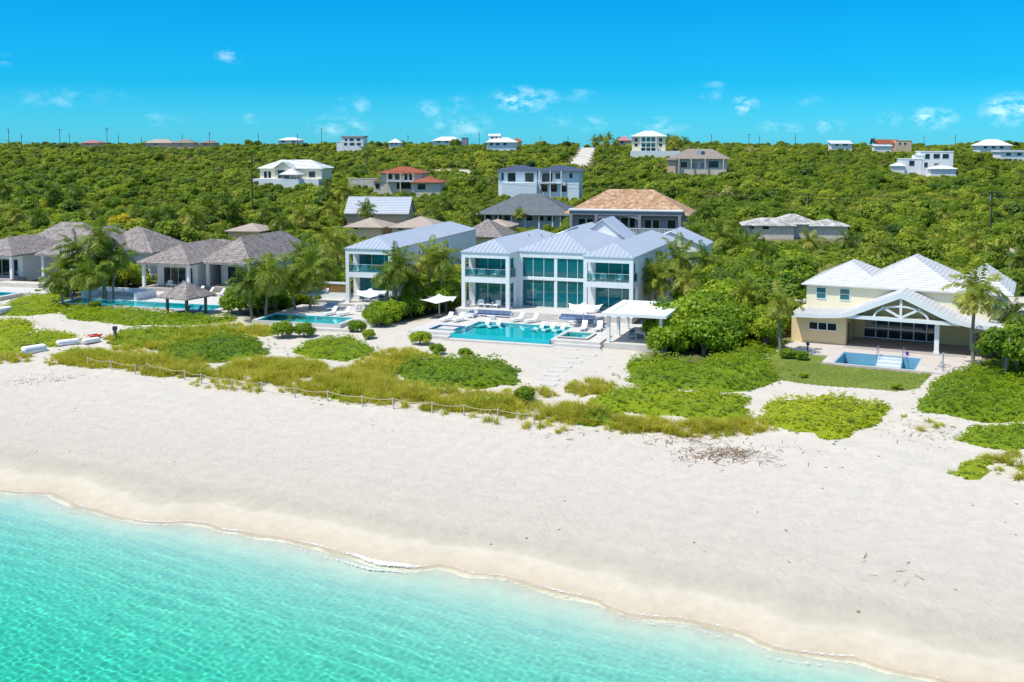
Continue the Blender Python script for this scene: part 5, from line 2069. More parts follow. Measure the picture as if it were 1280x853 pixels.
    far_house('hill_house', 'peach house with terracotta roof on the right crest', 1102, 186, 4,
              [(0, 26, 4, 11, None, 6, M_PEACH, ('shed', 5, .5, M_REDTILE)), (18, 36, 2, 9, None, 9, M_PEACH, ('flat', .8, .1, M_PEACH)), (-8, 12, 0, 4, None, 3, WH, ('shed', 2, .4, M_CANVAS))],
              [(21, 24, 4.5, 7, 2), (27, 30, 4.5, 7, 2), (4, 9, 3, 5, 4)], up=2.5)
    far_house('hill_house', 'white hip roofed bungalow at the right end of the crest', 1226, 187, 4, [(0, 34, 1, 9, None, 4.5, WH, ('hip', 7, .8, M_CANVAS))], [(4, 8, 1, 3.6, 1), (13, 17, 1, 3.6, 1), (22, 26, 1, 3.6, 1)], up=2.5)
    far_house('hill_house', 'low white house at the right frame edge below the crest bungalow', 1252, 196, 4, [(0, 40, 1, 9, None, 5, WH, ('flat', 2, .5, M_CANVAS))], [(6, 11, 1, 4, 1), (18, 23, 1, 4, 1)])
    # roofs nearer the villas
    far_house('ruined_house', 'derelict grey house with weathered broken roofs among the bushes at right', 929, 289, 8,
              [(2, 62, 2, 9, None, 6, M_STONEWALL, ('hip', 8, .5, M_RUIN)), (36, 92, 4, 12, None, 7, M_STONEWALL, ('hip', 11, .5, M_RUIN)), (84, 127, 3, 10, None, 5.5, M_STONEWALL, ('hip', 7, .5, M_RUIN))],
              [(8, 14, 1, 5, 2), (24, 32, 1, 5, 2)], clear=14)
    far_house('barn', 'house with plain grey metal gable roof behind the narrow white villa', 430, 277, 6, [(2, 78, 1, 8, None, 9, M_PEACH, ('gable', 20, .5, M_GREYROOF))], [(30, 36, 2, 7, 1)], cat='house')
    far_house('cottage', 'cottage with sandy hip roof just below the grey metal gable, left one', 428, 288, 12, [(4, 48, 1, 9, None, 4, M_TAN, ('hip', 10, .7, M_TANROOF))], [(12, 18, .5, 3.5, 1)])
    far_house('cottage', 'cottage with sandy hip roof behind the narrow white villa\'s ridge, right one', 484, 289, 12, [(4, 62, 1, 10, None, 4, M_TAN, ('hip', 12, .7, M_TANROOF))], [(12, 18, .5, 3.5, 1)])
    far_house('cottage', 'cottage with shaggy brown thatch hip roof between the two white villas', 572, 303, 14, [(4, 50, 2, 11, None, 7, M_TAN, ('hip', 20, .9, M_SHINGLE))], [(12, 18, 1, 6, 2)])
    far_house('cottage', 'cottage with pale sandy roof behind the brown thatch cottage', 594, 291, 14, [(0, 36, 3, 10, None, 6, M_TAN, ('hip', 8, .7, M_TANROOF))], [])
    far_house('cottage', 'cottage with flat looking sandy roof behind the gazebo villa', 282, 293, 12, [(0, 40, 1, 9, None, 3, M_TAN, ('hip', 8, .6, M_TANROOF))], [])
    far_house('cottage', 'low cottage with pale grey roof at the right frame edge behind the cream house', 1262, 342, 16, [(0, 36, 0, 6, None, 4, M_CREAM, ('hip', 8, .5, M_RUIN))], [], up=1.0)


def balus(t, sc, f):
    b = MB()
    b.box(1 * sc, 137 * sc, .32, .5, 7.4 * sc, 8.2 * sc)
    x = 2.0
    while x < 136:
        b.tube([(x * sc, .41, 2 * sc), (x * sc, .41, 7.4 * sc)], [.09, .07], 6, cap=False)
        x += 1.9
    b.build('balustrade', M_WHITE, t)
    # arch over the porch
    a = MB()
    n = 14
    for i in range(n):
        p, q = math.pi * i / n, math.pi * (i + 1) / n
        cx, rx, rz = 60, 25.5, 5.5
        P = [(cx - rx * math.cos(p), 17 + rz * math.sin(p)), (cx - rx * math.cos(q), 17 + rz * math.sin(q))]
        a.face([(P[0][0] * sc, .5, P[0][1] * sc), (P[1][0] * sc, .5, P[1][1] * sc), (P[1][0] * sc, .5, 24 * sc), (P[0][0] * sc, .5, 24 * sc)])
        a.face([(P[0][0] * sc, .5, P[0][1] * sc), (P[0][0] * sc, .9, P[0][1] * sc), (P[1][0] * sc, .9, P[1][1] * sc), (P[1][0] * sc, .5, P[1][1] * sc)])
    a.build('arch', M_LILAC, t)


def dormer(t, sc, f):
    MB().box(33 * sc, 42 * sc, 3.4, 6, 17 * sc, 25 * sc).build('dormer', M_GREYROOF, t)
    MB().box(39 * sc, 41.5 * sc, 3.34, 3.39, 18 * sc, 24 * sc).build('window', M_GLASSDARK, t)


M_RUIN = brick_roof('weathered_pale_roof', (.34, .33, .31), (.66, .65, .62), 1.2, .02)
hillside()


def pole(px, ytop, ybase, label, arms=1, group='utility poles', up=2.0, r=.14):
    g = G(px, ybase, up)
    sc = math.hypot(g[0], g[1]) / FPX
    h = (ybase - ytop) * sc + up
    t = thing('utility_pole', label, 'utility pole', tuple(g), random.uniform(-.3, .3), group)
    MB().tube([(0, 0, -.5), (0, 0, h)], [r * 1.2, r * .85], 8).build('pole', M_POLE, t)
    for k in range(arms):
        MB().box(-1.1, 1.1, -.06, .06, h - .5 - .8 * k, h - .36 - .8 * k).build('crossarm', M_POLE, t)
    MB().tube([(0, .25, h - 1.9), (0, .25, h - 1.1)], .2, 8).build('transformer', M_GREYROOF, t)
    return g + np.array([0, 0, h - .4])


tops = [pole(316, 195, 266, 'tall dark utility pole standing among the trees behind the gazebo villa'),
        pole(1010, 243, 272, 'dark utility pole above the derelict house'),
        pole(1238, 243, 297, 'dark utility pole at right behind the cream house')]
for (x, y0, arms) in ((11, 163, 1), (27, 168, 0), (75, 163, 1), (87, 168, 0), (134, 161, 2), (148, 169, 0), (177, 172, 0), (228, 168, 0), (262, 166, 1), (323, 167, 0), (372, 167, 0), (402, 161, 1), (510, 168, 0),
                      (599, 165, 0), (676, 170, 0), (710, 170, 0), (889, 168, 0), (936, 168, 1), (949, 170, 0), (994, 168, 0), (1155, 170, 0), (1194, 169, 0)):
    pole(x, y0, 181, 'distant utility pole standing up against the sky on the crest', arms, 'utility poles along the crest', 2.4, .11)


def wires():
    A, B, D = tops
    ends = [A + (A - B) * .75 + np.array([0, 0, 1.0]), A, B, D, D + (D - B) * .5]
    for k in range(2):
        mb = MB()
        for i in range(len(ends) - 1):
            a, b = ends[i], ends[i + 1]
            L = np.linalg.norm(b - a)
            pts = [a + (b - a) * q / 24 + np.array([0, .6 * k, -.9 * k - .012 * L * 4 * (q / 24) * (1 - q / 24)]) for q in range(25)]
            mb.tube(pts, .032, 4, cap=False)
        o = mb.build('power_line', M_POLE)
        tag(o, ['upper', 'lower'][k] + ' of two thin power lines crossing the scrub from pole to pole', 'power line', 'power lines')


wires()

# ================================================================ PLANTS
F_SCRUB = foliage('scrub_foliage', ((.11, .18, .018), (.235, .32, .028), (.54, .54, .07)), .40, .6, .22, .03)
F_SCRUB_DEEP = foliage('deep_green_foliage', ((.05, .11, .018), (.10, .18, .026), (.20, .28, .04)), .34, .5, .08, .05)
F_SCRUB_DRY = foliage('olive_foliage', ((.20, .21, .06), (.33, .33, .10), (.50, .46, .18)), .34, .7, .10, .05)
F_TREE = foliage('tree_foliage', ((.09, .18, .016), (.22, .33, .022), (.48, .52, .04)), .40, .5, .06, .2)
F_GRAPE = foliage('sea_grape_foliage', ((.10, .20, .014), (.26, .38, .02), (.50, .55, .04)), .40, .42, .06, .3)
F_PALM = foliage('palm_fronds', ((.085, .155, .018), (.225, .295, .032), (.64, .55, .12)), .38, .42, .05, .4)
F_PATCH = foliage('beach_shrub_leaves', ((.10, .20, .012), (.27, .37, .014), (.52, .53, .025)), .38, .45, .14, .22)
F_GRASS = foliage('dune_grass_blades', ((.30, .33, .04), (.54, .50, .07), (.74, .62, .19)), .48, .65, .14, .35)
F_YELLOW = foliage('yellow_blossom', ((.30, .28, .02), (.60, .48, .02), (.75, .60, .03)), .3, .6, .02, .5)
ICO_V, ICO_F = None, None


def icosphere():
    global ICO_V, ICO_F
    p = (1 + 5 ** .5) / 2
    v = np.array([(-1, p, 0), (1, p, 0), (-1, -p, 0), (1, -p, 0), (0, -1, p), (0, 1, p), (0, -1, -p), (0, 1, -p), (p, 0, -1), (p, 0, 1), (-p, 0, -1), (-p, 0, 1)]) / math.hypot(1, p)
    f = [(0, 11, 5), (0, 5, 1), (0, 1, 7), (0, 7, 10), (0, 10, 11), (1, 5, 9), (5, 11, 4), (11, 10, 2), (10, 7, 6), (7, 1, 8), (3, 9, 4), (3, 4, 2), (3, 2, 6), (3, 6, 8), (3, 8, 9), (4, 9, 5), (2, 4, 11), (6, 2, 10), (8, 6, 7), (9, 8, 1)]
    ICO_V, ICO_F = v, np.array(f)


icosphere()


def unit(v):
    return v / (np.linalg.norm(v, axis=-1, keepdims=True) + 1e-9)


def leaves(r, pos, nrm, size, aspect=.62):
    """one bent leaf (two quads share a midrib) per position"""
    n = len(pos)
    a = unit(np.cross(nrm, r.normal(size=(n, 3))))
    b = np.cross(nrm, a)
    s = size[:, None]
    p0 = pos - a * s * .5
    p1 = pos + a * s * .5 - nrm * s * .12
    l = pos + b * s * aspect * .5 - nrm * s * .10
    rr = pos - b * s * aspect * .5 - nrm * s * .10
    V = np.stack([p0, l, p1, rr], 1).reshape(-1, 3)
    return V, np.arange(n * 4).reshape(-1, 4)


def crown(seed, rx, rz, zc, nb, n, leaf, low=.15, core=True, squash=1.0, blob=(.30, .52)):
    """foliage of a crown: many leaves on overlapping clumps, open gaps between the clumps"""
    r = np.random.default_rng(seed)
    d = unit(r.normal(size=(nb, 3)))
    d[:, 2] = np.abs(d[:, 2]) * 1.0 - low
    rad = r.uniform(.35, .78, (nb, 1))
    c = d * rad * np.array([rx, rx, rz])
    br = r.uniform(blob[0], blob[1], nb) * min(rx, rz * 1.2)
    which = r.choice(nb, n * 2, p=br ** 2 / (br ** 2).sum())
    dd = unit(r.normal(size=(n * 2, 3)) + np.array([0, 0, .25]))
    pos = c[which] + dd * (br[which] * r.uniform(.72, 1.10, n * 2))[:, None] * np.array([1, 1, .85])
    inside = np.zeros(n * 2, bool)
    for k in range(nb):
        inside |= (np.linalg.norm((pos - c[k]) / np.array([1, 1, .85]), axis=1) < br[k] * .70)
    keep = np.where(~inside)[0][:n]
    pos, dd, which = pos[keep], dd[keep], which[keep]
    nrm = unit(dd + .55 * r.normal(size=dd.shape) + np.array([0, 0, .35]))
    sz = leaf * r.uniform(.6, 1.35, len(keep))
    V, Q = leaves(r, pos, nrm, sz)
    bt = r.random(nb)
    tint = np.repeat(np.clip(.55 * bt[which] + .45 * r.random(len(keep)), 0, 1), 4)
    T = None
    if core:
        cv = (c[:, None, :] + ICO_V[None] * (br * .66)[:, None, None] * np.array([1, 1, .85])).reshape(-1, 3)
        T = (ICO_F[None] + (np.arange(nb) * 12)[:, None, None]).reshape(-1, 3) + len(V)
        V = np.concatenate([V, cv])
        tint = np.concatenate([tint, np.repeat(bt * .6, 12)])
    V = V + np.array([0, 0, zc])
    V[:, 2] = np.maximum(V[:, 2], .03)
    return V, Q, T, tint


def tree_proto(name, cat, seed, rx, rz, zc, nb, n, leaf, fm, trunk=.12, low=.15, blob=(.30, .52)):
    t = thing(name, 'x', cat)
    V, Q, T, tint = crown(seed, rx, rz, zc, nb, n, leaf, low, blob=blob)
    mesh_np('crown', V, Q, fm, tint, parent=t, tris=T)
    r = random.Random(seed)
    m = MB()
    for k in range(3):
        a = k * 2.1 + r.uniform(0, 1)
        q = rx * r.uniform(.25, .5)
        m.tube([(0, 0, -.3), (.15 * q * math.cos(a), .15 * q * math.sin(a), zc * .4), (q * math.cos(a), q * math.sin(a), zc + rz * .25)], [trunk, trunk * .8, trunk * .35], 7)
    m.build('trunk', M_TRUNK, t, True)
    return t


def blocked(x, y, r=0.0):
    b = np.zeros(np.shape(x), bool)
    for f, u0, u1, v0, v1 in EXCL:
        du = (x - f.O[0]) * f.u[0] + (y - f.O[1]) * f.u[1]
        dv = (x - f.O[0]) * f.v[0] + (y - f.O[1]) * f.v[1]
        b |= (du > u0 - r) & (du < u1 + r) & (dv > v0 - r) & (dv < v1 + r)
    for p in EXPOLY:
        b |= inpoly(x, y, p)
    return b


BUSH = [tree_proto('scrub_bush', 'bush', 100 + i, rx, rz, zc, nb, n, .34, (F_SCRUB, F_SCRUB, F_SCRUB_DEEP, F_SCRUB, F_SCRUB_DRY, F_SCRUB)[i], .08) for i, (rx, rz, zc, nb, n) in enumerate(
    [(1.5, 1.35, .75, 12, 420), (1.7, 1.2, .65, 14, 440), (1.25, 1.6, .95, 11, 400), (1.9, 1.4, .7, 16, 480), (1.4, 1.15, .6, 10, 360), (1.6, 1.7, 1.0, 14, 460)])]
TREE = [tree_proto('broadleaf_tree', 'tree', 200 + i, rx, rz, zc, nb, n, .33, F_TREE, .14, .3) for i, (rx, rz, zc, nb, n) in enumerate(
    [(2.3, 2.0, 2.2, 24, 1700), (1.9, 2.4, 2.5, 22, 1600), (2.6, 1.8, 1.9, 26, 1900), (2.0, 1.7, 1.8, 20, 1400)])]
GRAPE = [tree_proto('sea_grape', 'sea grape', 300 + i, rx, rz, zc, nb, n, .36, F_GRAPE, .12, .35) for i, (rx, rz, zc, nb, n) in enumerate(
    [(2.6, 2.2, 1.9, 30, 2300), (2.2, 1.9, 1.6, 26, 1900), (1.8, 1.6, 1.3, 20, 1500)])]
used = {}


def plant(protos, i, x, y, scale, label, group=None, rot=None, dz=0.0, zs=1.0):
    p = protos[i % len(protos)]
    loc = (x, y, gzf(x, y) + dz)
    rot = random.uniform(0, 6.28) if rot is None else rot
    if p.name not in used:
        used[p.name] = 1
        p.location, p.rotation_euler, p.scale = loc, (0, 0, rot), (scale, scale, scale * zs)
        p['label'] = label
        if group:
            p['group'] = group
        return p
    return dup(p, loc, rot, (scale, scale, scale * zs), label, group)


def scatter(poly_px, n, dmin, up=0.0):
    poly = gpoly(poly_px, up)
    xs, ys = [p[0] for p in poly], [p[1] for p in poly]
    out = []
    for _ in range(n * 60):
        x, y = rng.uniform(min(xs), max(xs)), rng.uniform(min(ys), max(ys))
        if not inpoly(np.array([x]), np.array([y]), poly)[0] or blocked(np.array([x]), np.array([y]), .5)[0]:
            continue
        if all((x - a) ** 2 + (y - b) ** 2 > dmin ** 2 for a, b in out):
            out.append((x, y))
            if len(out) >= n:
                break
    return out


def thickets():
    k = 0
    jobs = [  # polygon, how many, spacing, kinds, scale range, label, group
        ([(84, 374), (128, 372), (172, 352), (176, 362), (160, 378), (100, 383)], 22, 1.6, GRAPE[1:] + TREE[3:], (.75, 1.15), 'dense green shrub in the palm clump between the two shingle villas', 'shrubs of the left palm clump'),
        ([(288, 392), (340, 400), (392, 390), (424, 372), (424, 352), (398, 350), (360, 372), (320, 380)], 40, 1.8, GRAPE[1:] + TREE, (.7, 1.2), 'green tree or shrub in the thicket between the gazebo villa and the narrow villa', 'thicket left of the narrow villa'),
        ([(500, 398), (530, 398), (574, 388), (574, 350), (560, 335), (530, 345), (508, 370)], 26, 1.9, TREE + GRAPE[1:], (.8, 1.3), 'green tree or shrub filling the gap between the narrow villa and the big villa', 'thicket between the two white villas'),
        ([(440, 405), (470, 410), (505, 400), (500, 385), (462, 385)], 13, 1.5, GRAPE[2:], (.6, 1.0), 'rounded green shrub in the bed in front of the narrow villa\'s right side', 'shrub bed before the narrow villa'),
        ([(816, 442), (868, 450), (925, 440), (934, 408), (885, 394), (836, 404)], 24, 2.3, GRAPE, (.95, 1.45), 'sea grape with broad glossy leaves in the big clump right of the pavilion', 'sea grape clump beside the pavilion'),
        ([(850, 392), (930, 408), (985, 410), (1000, 385), (985, 345), (900, 340), (855, 352)], 78, 2.1, TREE + GRAPE[1:], (1.05, 1.65), 'green tree in the wood between the big villa and the cream house', 'wood between big villa and cream house'),
        ([(1250, 474), (1268, 456), (1280, 442), (1292, 430), (1350, 418), (1350, 464), (1262, 478)], 18, 2.1, GRAPE + TREE[1:2], (.85, 1.25), 'sea grape with broad leaves beside the cream house at the right edge', 'sea grapes at the right edge'),
        ([(936, 440), (968, 440), (984, 412), (960, 392), (930, 405)], 12, 1.9, TREE + GRAPE[1:], (.8, 1.2), 'green tree or shrub close against the left side of the cream house', 'trees at the left side of the cream house'),
        ([(150, 382), (210, 384), (214, 378), (150, 376)], 0, 2, GRAPE, (.4, .5), '', ''),
    ]
    for poly, n, dm, kinds, (s0, s1), lab, grp in jobs:
        for (x, y) in scatter(poly, n, dm):
            plant(kinds, random.randrange(len(kinds)), x, y, random.uniform(s0, s1), lab, grp)
    singles = [(GRAPE, 2, 525, 431, .62, 'round sea grape shrub on the white sand, biggest of three before the pool'), (GRAPE, 2, 546, 443, .48, 'sparse low sea grape shrub on the sand, middle of three before the pool'),
               (GRAPE, 2, 581, 447, .42, 'small sea grape shrub behind the front shrub mound, right of three'), (GRAPE, 2, 655, 503, .55, 'round green shrub among dune grass near the end of the stepping slabs'),
               (GRAPE, 2, 985, 449, .42, 'clipped green bush at the left corner of the cream house patio'), (GRAPE, 2, 1003, 450, .40, 'clipped green bush beside the bollard lamp on the patio'),
               (GRAPE, 1, 353, 423, .62, 'rounded green shrub before the small raised pool, left half'), (GRAPE, 1, 380, 422, .55, 'rounded green shrub before the small raised pool, right half'),
               (GRAPE, 2, 447, 415, .55, 'loose shrub at the right corner of the small raised pool'), (GRAPE, 2, 460, 424, .45, 'low yellowish shrub at the foot of the bed before the narrow villa'),
               (GRAPE, 2, 118, 388, .5, 'low shrub at the foot of the left palm clump'), (GRAPE, 2, 48, 368, .3, 'tiny bright shrub on the edge of the leftmost pool deck'),
               (GRAPE, 2, 1005, 473, .22, 'small weed tuft on the lawn edge, left'), (GRAPE, 2, 1120, 487, .26, 'small leafy weed at the lawn\'s beach edge, right')]
    for kinds, i, px, py, s, lab in singles:
        p = G(px, py)
        plant([kinds[i]], 0, p[0], p[1], s, lab, zs=.9)
    # yellow flowering tree
    p = G(155, 284, 2)
    t = tree_proto('flowering_tree', 'tree', 411, 2.6, 1.8, 3.2, 20, 1000, .34, F_YELLOW, .12)
    t.location = tuple(p)
    t['label'] = 'tree in full yellow blossom behind the shingle villas'
    # feathery casuarinas and dark trees on the crest
    F_CAS = foliage('casuarina_needles', ((.03, .055, .02), (.05, .085, .03), (.08, .11, .04)), .2, .7, .02, .4)
    c = tree_proto('casuarina', 'tree', 433, 2.0, 4.2, 4.4, 26, 1500, .30, F_CAS, .2, .5, (.16, .30))
    for i, (px, s, lab) in enumerate(((1091, .95, 'tall feathery casuarina on the right crest beside the peach house'), (1064, .65, 'smaller feathery casuarina on the right crest beside the mono pitched house'),
                                      (1270, .8, 'dark rounded tree on the crest at the right frame edge'), (475, .75, 'dark bushy tree on the crest beside the flat roofed house'),
                                      (382, .7, 'dark bushy tree on the left crest beside the grey roofed house'), (940, .5, 'low dark tree on the crest right of the palms'))):
        p = G(px, 182, 2.2)
        o = c if i == 0 else dup(c, (0, 0, 0), random.uniform(0, 6), None, lab)
        o.location, o.scale = tuple(p), (s, s, s)
        o['label'] = lab
        if i >= 2:
            o.scale = (s * 1.5, s * 1.5, s * .8)


thickets()


# ---------------------------------------------------------------- palms
def palm_crown(seed, L=2.7, nf=22, droop=1.0, young=.35):
    r = np.random.default_rng(seed)
    V, Q, tint = [], [], []
    k0 = 0
    for i in range(nf):
        az = i * 2.399963 + r.uniform(-.25, .25)
        f = i / nf
        el = R(82) * (1 - f) ** .8 - R(18) * f + r.uniform(-.12, .12)     # young ones stand, old ones hang
        l = L * r.uniform(.85, 1.1) * (.75 + .25 * math.sin(math.pi * min(1, f + .25)))
        n = 15
        p = np.zeros(3)
        d = np.array([math.cos(el) * math.cos(az), math.cos(el) * math.sin(az), math.sin(el)])
        pts = [p.copy()]
        dirs = [d.copy()]
        for s in range(n):
            d = d + np.array([0, 0, -1]) * (.105 * droop * (1.0 + .3 * f)) + np.array([-.02, 0, 0])
            d /= np.linalg.norm(d)
            p = p + d * l / n
            pts.append(p.copy())
            dirs.append(d.copy())
        pts, dirs = np.array(pts), np.array(dirs)
        side = unit(np.cross(dirs, np.array([0, 0, 1.0])) + 1e-6)
        upv = np.cross(side, dirs)
        t_f = np.clip(.10 + .75 * f ** 2 + r.uniform(-.15, .2), 0, 1)
        # rachis
        w = np.linspace(.045, .012, n + 1)[:, None]
        rv = np.stack([pts - side * w, pts + side * w], 1).reshape(-1, 3)
        V.append(rv)
        a = np.arange(n) * 2 + k0
        Q.append(np.stack([a, a + 1, a + 3, a + 2], 1))
        tint.append(np.full(len(rv), min(1, t_f + .25)))
        k0 += len(rv)
        # leaflets in pairs
        m = 30
        u = np.linspace(.10, .995, m) * n
        i0 = np.minimum(u.astype(int), n - 1)
        fr = (u - i0)[:, None]
        P = pts[i0] * (1 - fr) + pts[i0 + 1] * fr
        D, S, U = dirs[i0], side[i0], upv[i0]
        ll = L * .30 * np.sin(np.pi * np.clip(np.linspace(.12, .93, m), 0, 1)) ** .7 * r.uniform(.85, 1.1, m)
        for sg in (-1, 1):
            ld = unit(S * sg * 1.0 + D * .55 + U * r.uniform(-.55, .05, (m, 1)) + r.normal(size=(m, 3)) * .10)
            wv = unit(np.cross(ld, U)) * (.052 * L / 2.7)
            tip = P + ld * ll[:, None] + np.array([0, 0, -1]) * (ll * .30)[:, None]
            mid = P + ld * (ll * .5)[:, None]
            lv = np.stack([P, mid + wv, tip, mid - wv], 1).reshape(-1, 3)
            V.append(lv)
            Q.append(np.arange(m * 4).reshape(-1, 4) + k0)
            tint.append(np.repeat(np.clip(t_f + r.uniform(-.12, .12, m), 0, 1), 4))
            k0 += len(lv)
    return mesh_np('crown', np.concatenate(V), np.concatenate(Q), F_PALM, np.concatenate(tint), link=False)


PALM_ME = [palm_crown(500 + i, 3.1, nf, dr) for i, (nf, dr) in enumerate([(24, 1.0), (20, 1.25), (26, .85), (22, 1.1), (16, 1.35)])]


def palm(pc, pb, s, label, var, group=None, up=0.0):
    g = G(pb[0], pb[1], up)
    sc = math.hypot(g[0], g[1]) / FPX
    h = max(.6, (pb[1] - pc[1]) * sc * 1.0)
    lean = (pc[0] - pb[0]) * sc
    t = thing('coconut_palm', label, 'palm tree', tuple(g), 0, group)
    pts, rad = [], []
    for k in range(9):
        f = k / 8
        pts.append((lean * f ** 1.7 + .12 * math.sin(f * 4 + var), .1 * math.sin(f * 3), -.3 + (h + .3) * f))
        rad.append((.19 - .07 * f + (.07 if k == 0 else 0)) * min(1, .6 + s * .4))
    MB().tube(pts, rad, 9).build('trunk', M_TRUNK, t, True)
    o = bpy.data.objects.new('crown', PALM_ME[var % len(PALM_ME)])
    C.objects.link(o)
    o.parent = t
    o.location = (pts[-1][0], pts[-1][1], pts[-1][2] - .05)
    o.scale = (s, s, s)
    o.rotation_euler = (random.uniform(-.12, .12), random.uniform(-.12, .12), random.uniform(0, 6.28))
    return t


def palms():
    big = [((100, 325), (104, 380), 1.1, 'coconut palm at the left of the clump between the two shingle villas'), ((128, 303), (131, 376), 1.15, 'tallest coconut palm of the clump between the two shingle villas'),
           ((82, 345), (90, 380), .9, 'low coconut palm leaning left at the edge of the left clump'), ((147, 328), (142, 378), .95, 'coconut palm at the right side of the clump between the two shingle villas'),
           ((334, 346), (334, 404), 1.3, 'big spreading coconut palm in front of the gazebo villa\'s right end'), ((388, 343), (388, 394), 1.05, 'coconut palm with bare pale trunk left of the small raised pool'),
           ((416, 300), (428, 366), 1.3, 'tall coconut palm leaning left beside the narrow villa'), ((362, 352), (368, 395), .95, 'coconut palm between the big spreading palm and the bare trunked palm'),
           ((500, 333), (494, 398), 1.05, 'coconut palm before the narrow villa\'s right side, taller of the pair'), ((484, 345), (487, 398), .9, 'coconut palm before the narrow villa\'s right side, shorter of the pair'),
           ((537, 322), (538, 390), 1.0, 'coconut palm between the two white villas, left of the pair'), ((552, 326), (550, 392), 1.0, 'coconut palm between the two white villas, right of the pair'),
           ((822, 348), (816, 398), 1.1, 'coconut palm at the big villa\'s right flank, nearer one'), ((850, 327), (852, 392), 1.2, 'coconut palm at the big villa\'s right flank, farther and taller one'),
           ((975, 378), (974, 443), .9, 'coconut palm at the left corner of the cream house'), ((1217, 372), (1216, 462), 1.05, 'tall coconut palm with straight pale trunk in front of the cream house'),
           ((1262, 398), (1262, 446), .85, 'yellowish coconut palm at the right end of the cream house'), ((457, 264), (458, 294), .9, 'slender coconut palm before the grey metal gable'),
           ((832, 272), (834, 300), 1.1, 'coconut palm at the right end of the orange roofed house'), ((806, 282), (806, 302), .9, 'low coconut palm in front of the orange roofed house'),
           ((458, 190), (459, 216), 1.15, 'lone dark coconut palm standing on the hillside below the crest'), ((240, 270), (240, 300), 1.3, 'wide coconut palm behind the shingle villas, near the yellow tree'),
           ((66, 243), (66, 268), 1.1, 'drooping coconut palm in the scrub at far left, right one'), ((5, 240), (5, 266), 1.1, 'coconut palm at the left frame edge in the scrub'), ((95, 240), (95, 266), 1.1, 'coconut palm in the scrub left of the yellow tree'),
           ((1272, 328), (1272, 352), 1.0, 'coconut palm at the right frame edge behind the cream house'), ((395, 322), (398, 372), 1.0, 'coconut palm behind the bare trunked palm left of the narrow villa'),
           ((650, 268), (650, 290), .6, 'small palm before the slate roofed house'), ((737, 300), (737, 316), .8, 'small palm behind the big villa\'s roof'), ((860, 352), (862, 402), .9, 'low coconut palm at the edge of the sea grape clump'),
           ((112, 348), (112, 384), 1.0, 'low coconut palm at the front of the left clump, hiding its trunks'), ((70, 352), (78, 384), .8, 'small yellowish palm at the left foot of the left clump'), ((130, 340), (128, 382), 1.05, 'coconut palm in the middle of the left clump, lower than its neighbours'),
           ((312, 356), (314, 402), 1.0, 'coconut palm just left of the big spreading palm'), ((404, 330), (408, 378), 1.0, 'coconut palm close behind the small raised pool, left of the tall leaning one'), ((378, 318), (380, 362), 1.0, 'coconut palm behind the thicket, nearest the shingle roofs'),
           ((512, 352), (512, 394), .8, 'small palm right of the pair before the narrow villa'), ((288, 262), (288, 292), 1.1, 'wide palm in the scrub between the gazebo villa and the tall pole'), ((196, 276), (198, 300), 1.0, 'palm in the scrub right behind the yellow tree'),
           ((32, 240), (32, 266), 1.0, 'palm in the scrub at far left, between two others'), ((412, 262), (412, 288), 1.0, 'palm in the scrub left of the grey metal gable'), ((545, 268), (545, 292), .8, 'palm in the scrub left of the slate roofed house'),
           ((1010, 330), (1010, 356), .9, 'palm just behind the cream house\'s left roof end'), ((1180, 268), (1180, 290), .9, 'palm in the scrub behind the cream house, right of its ridge'), ((1110, 262), (1110, 282), .8, 'palm in the scrub right of the derelict house')]
    for i, (c, b, s, lab) in enumerate(big):
        if s:
            palm(c, b, s, lab, i)
    for i, (x, y) in enumerate([(905, 342), (926, 318), (946, 350), (886, 366), (930, 374), (962, 348), (868, 300), (902, 305), (912, 360), (880, 335), (950, 325)]):
        palm((x, y - 6), (x + random.uniform(-3, 3), y + random.uniform(34, 48)), random.uniform(.85, 1.15), 'yellowish coconut palm rising from the wood between big villa and cream house', i + 1, 'palms in the wood right of the big villa')
    for i, (x, y) in enumerate([(22, 268), (48, 272), (118, 262), (176, 268), (214, 264), (262, 258), (330, 262), (352, 276), (378, 268), (408, 240), (430, 236), (556, 250), (590, 262), (880, 262), (905, 280), (940, 300), (1012, 300),
                                (1060, 300), (1105, 310), (1150, 296), (1215, 300), (1245, 318), (985, 318), (870, 285)]):
        palm((x, y), (x + random.uniform(-4, 4), y + random.uniform(20, 28)), random.uniform(.85, 1.2), 'coconut palm scattered in the scrub on the lower slope behind the beach villas', i + 2, 'palms scattered through the lower scrub', .5)
    for i, (x, y) in enumerate([(752, 169), (761, 167), (744, 173), (757, 174), (769, 173), (841, 172), (835, 169), (847, 175), (826, 175), (856, 172)]):
        palm((x, y), (x, y + 17), random.uniform(.8, 1.1), 'small distant palm on the crest around the pale yellow house', i, 'palms on the crest', 1.5)


palms()


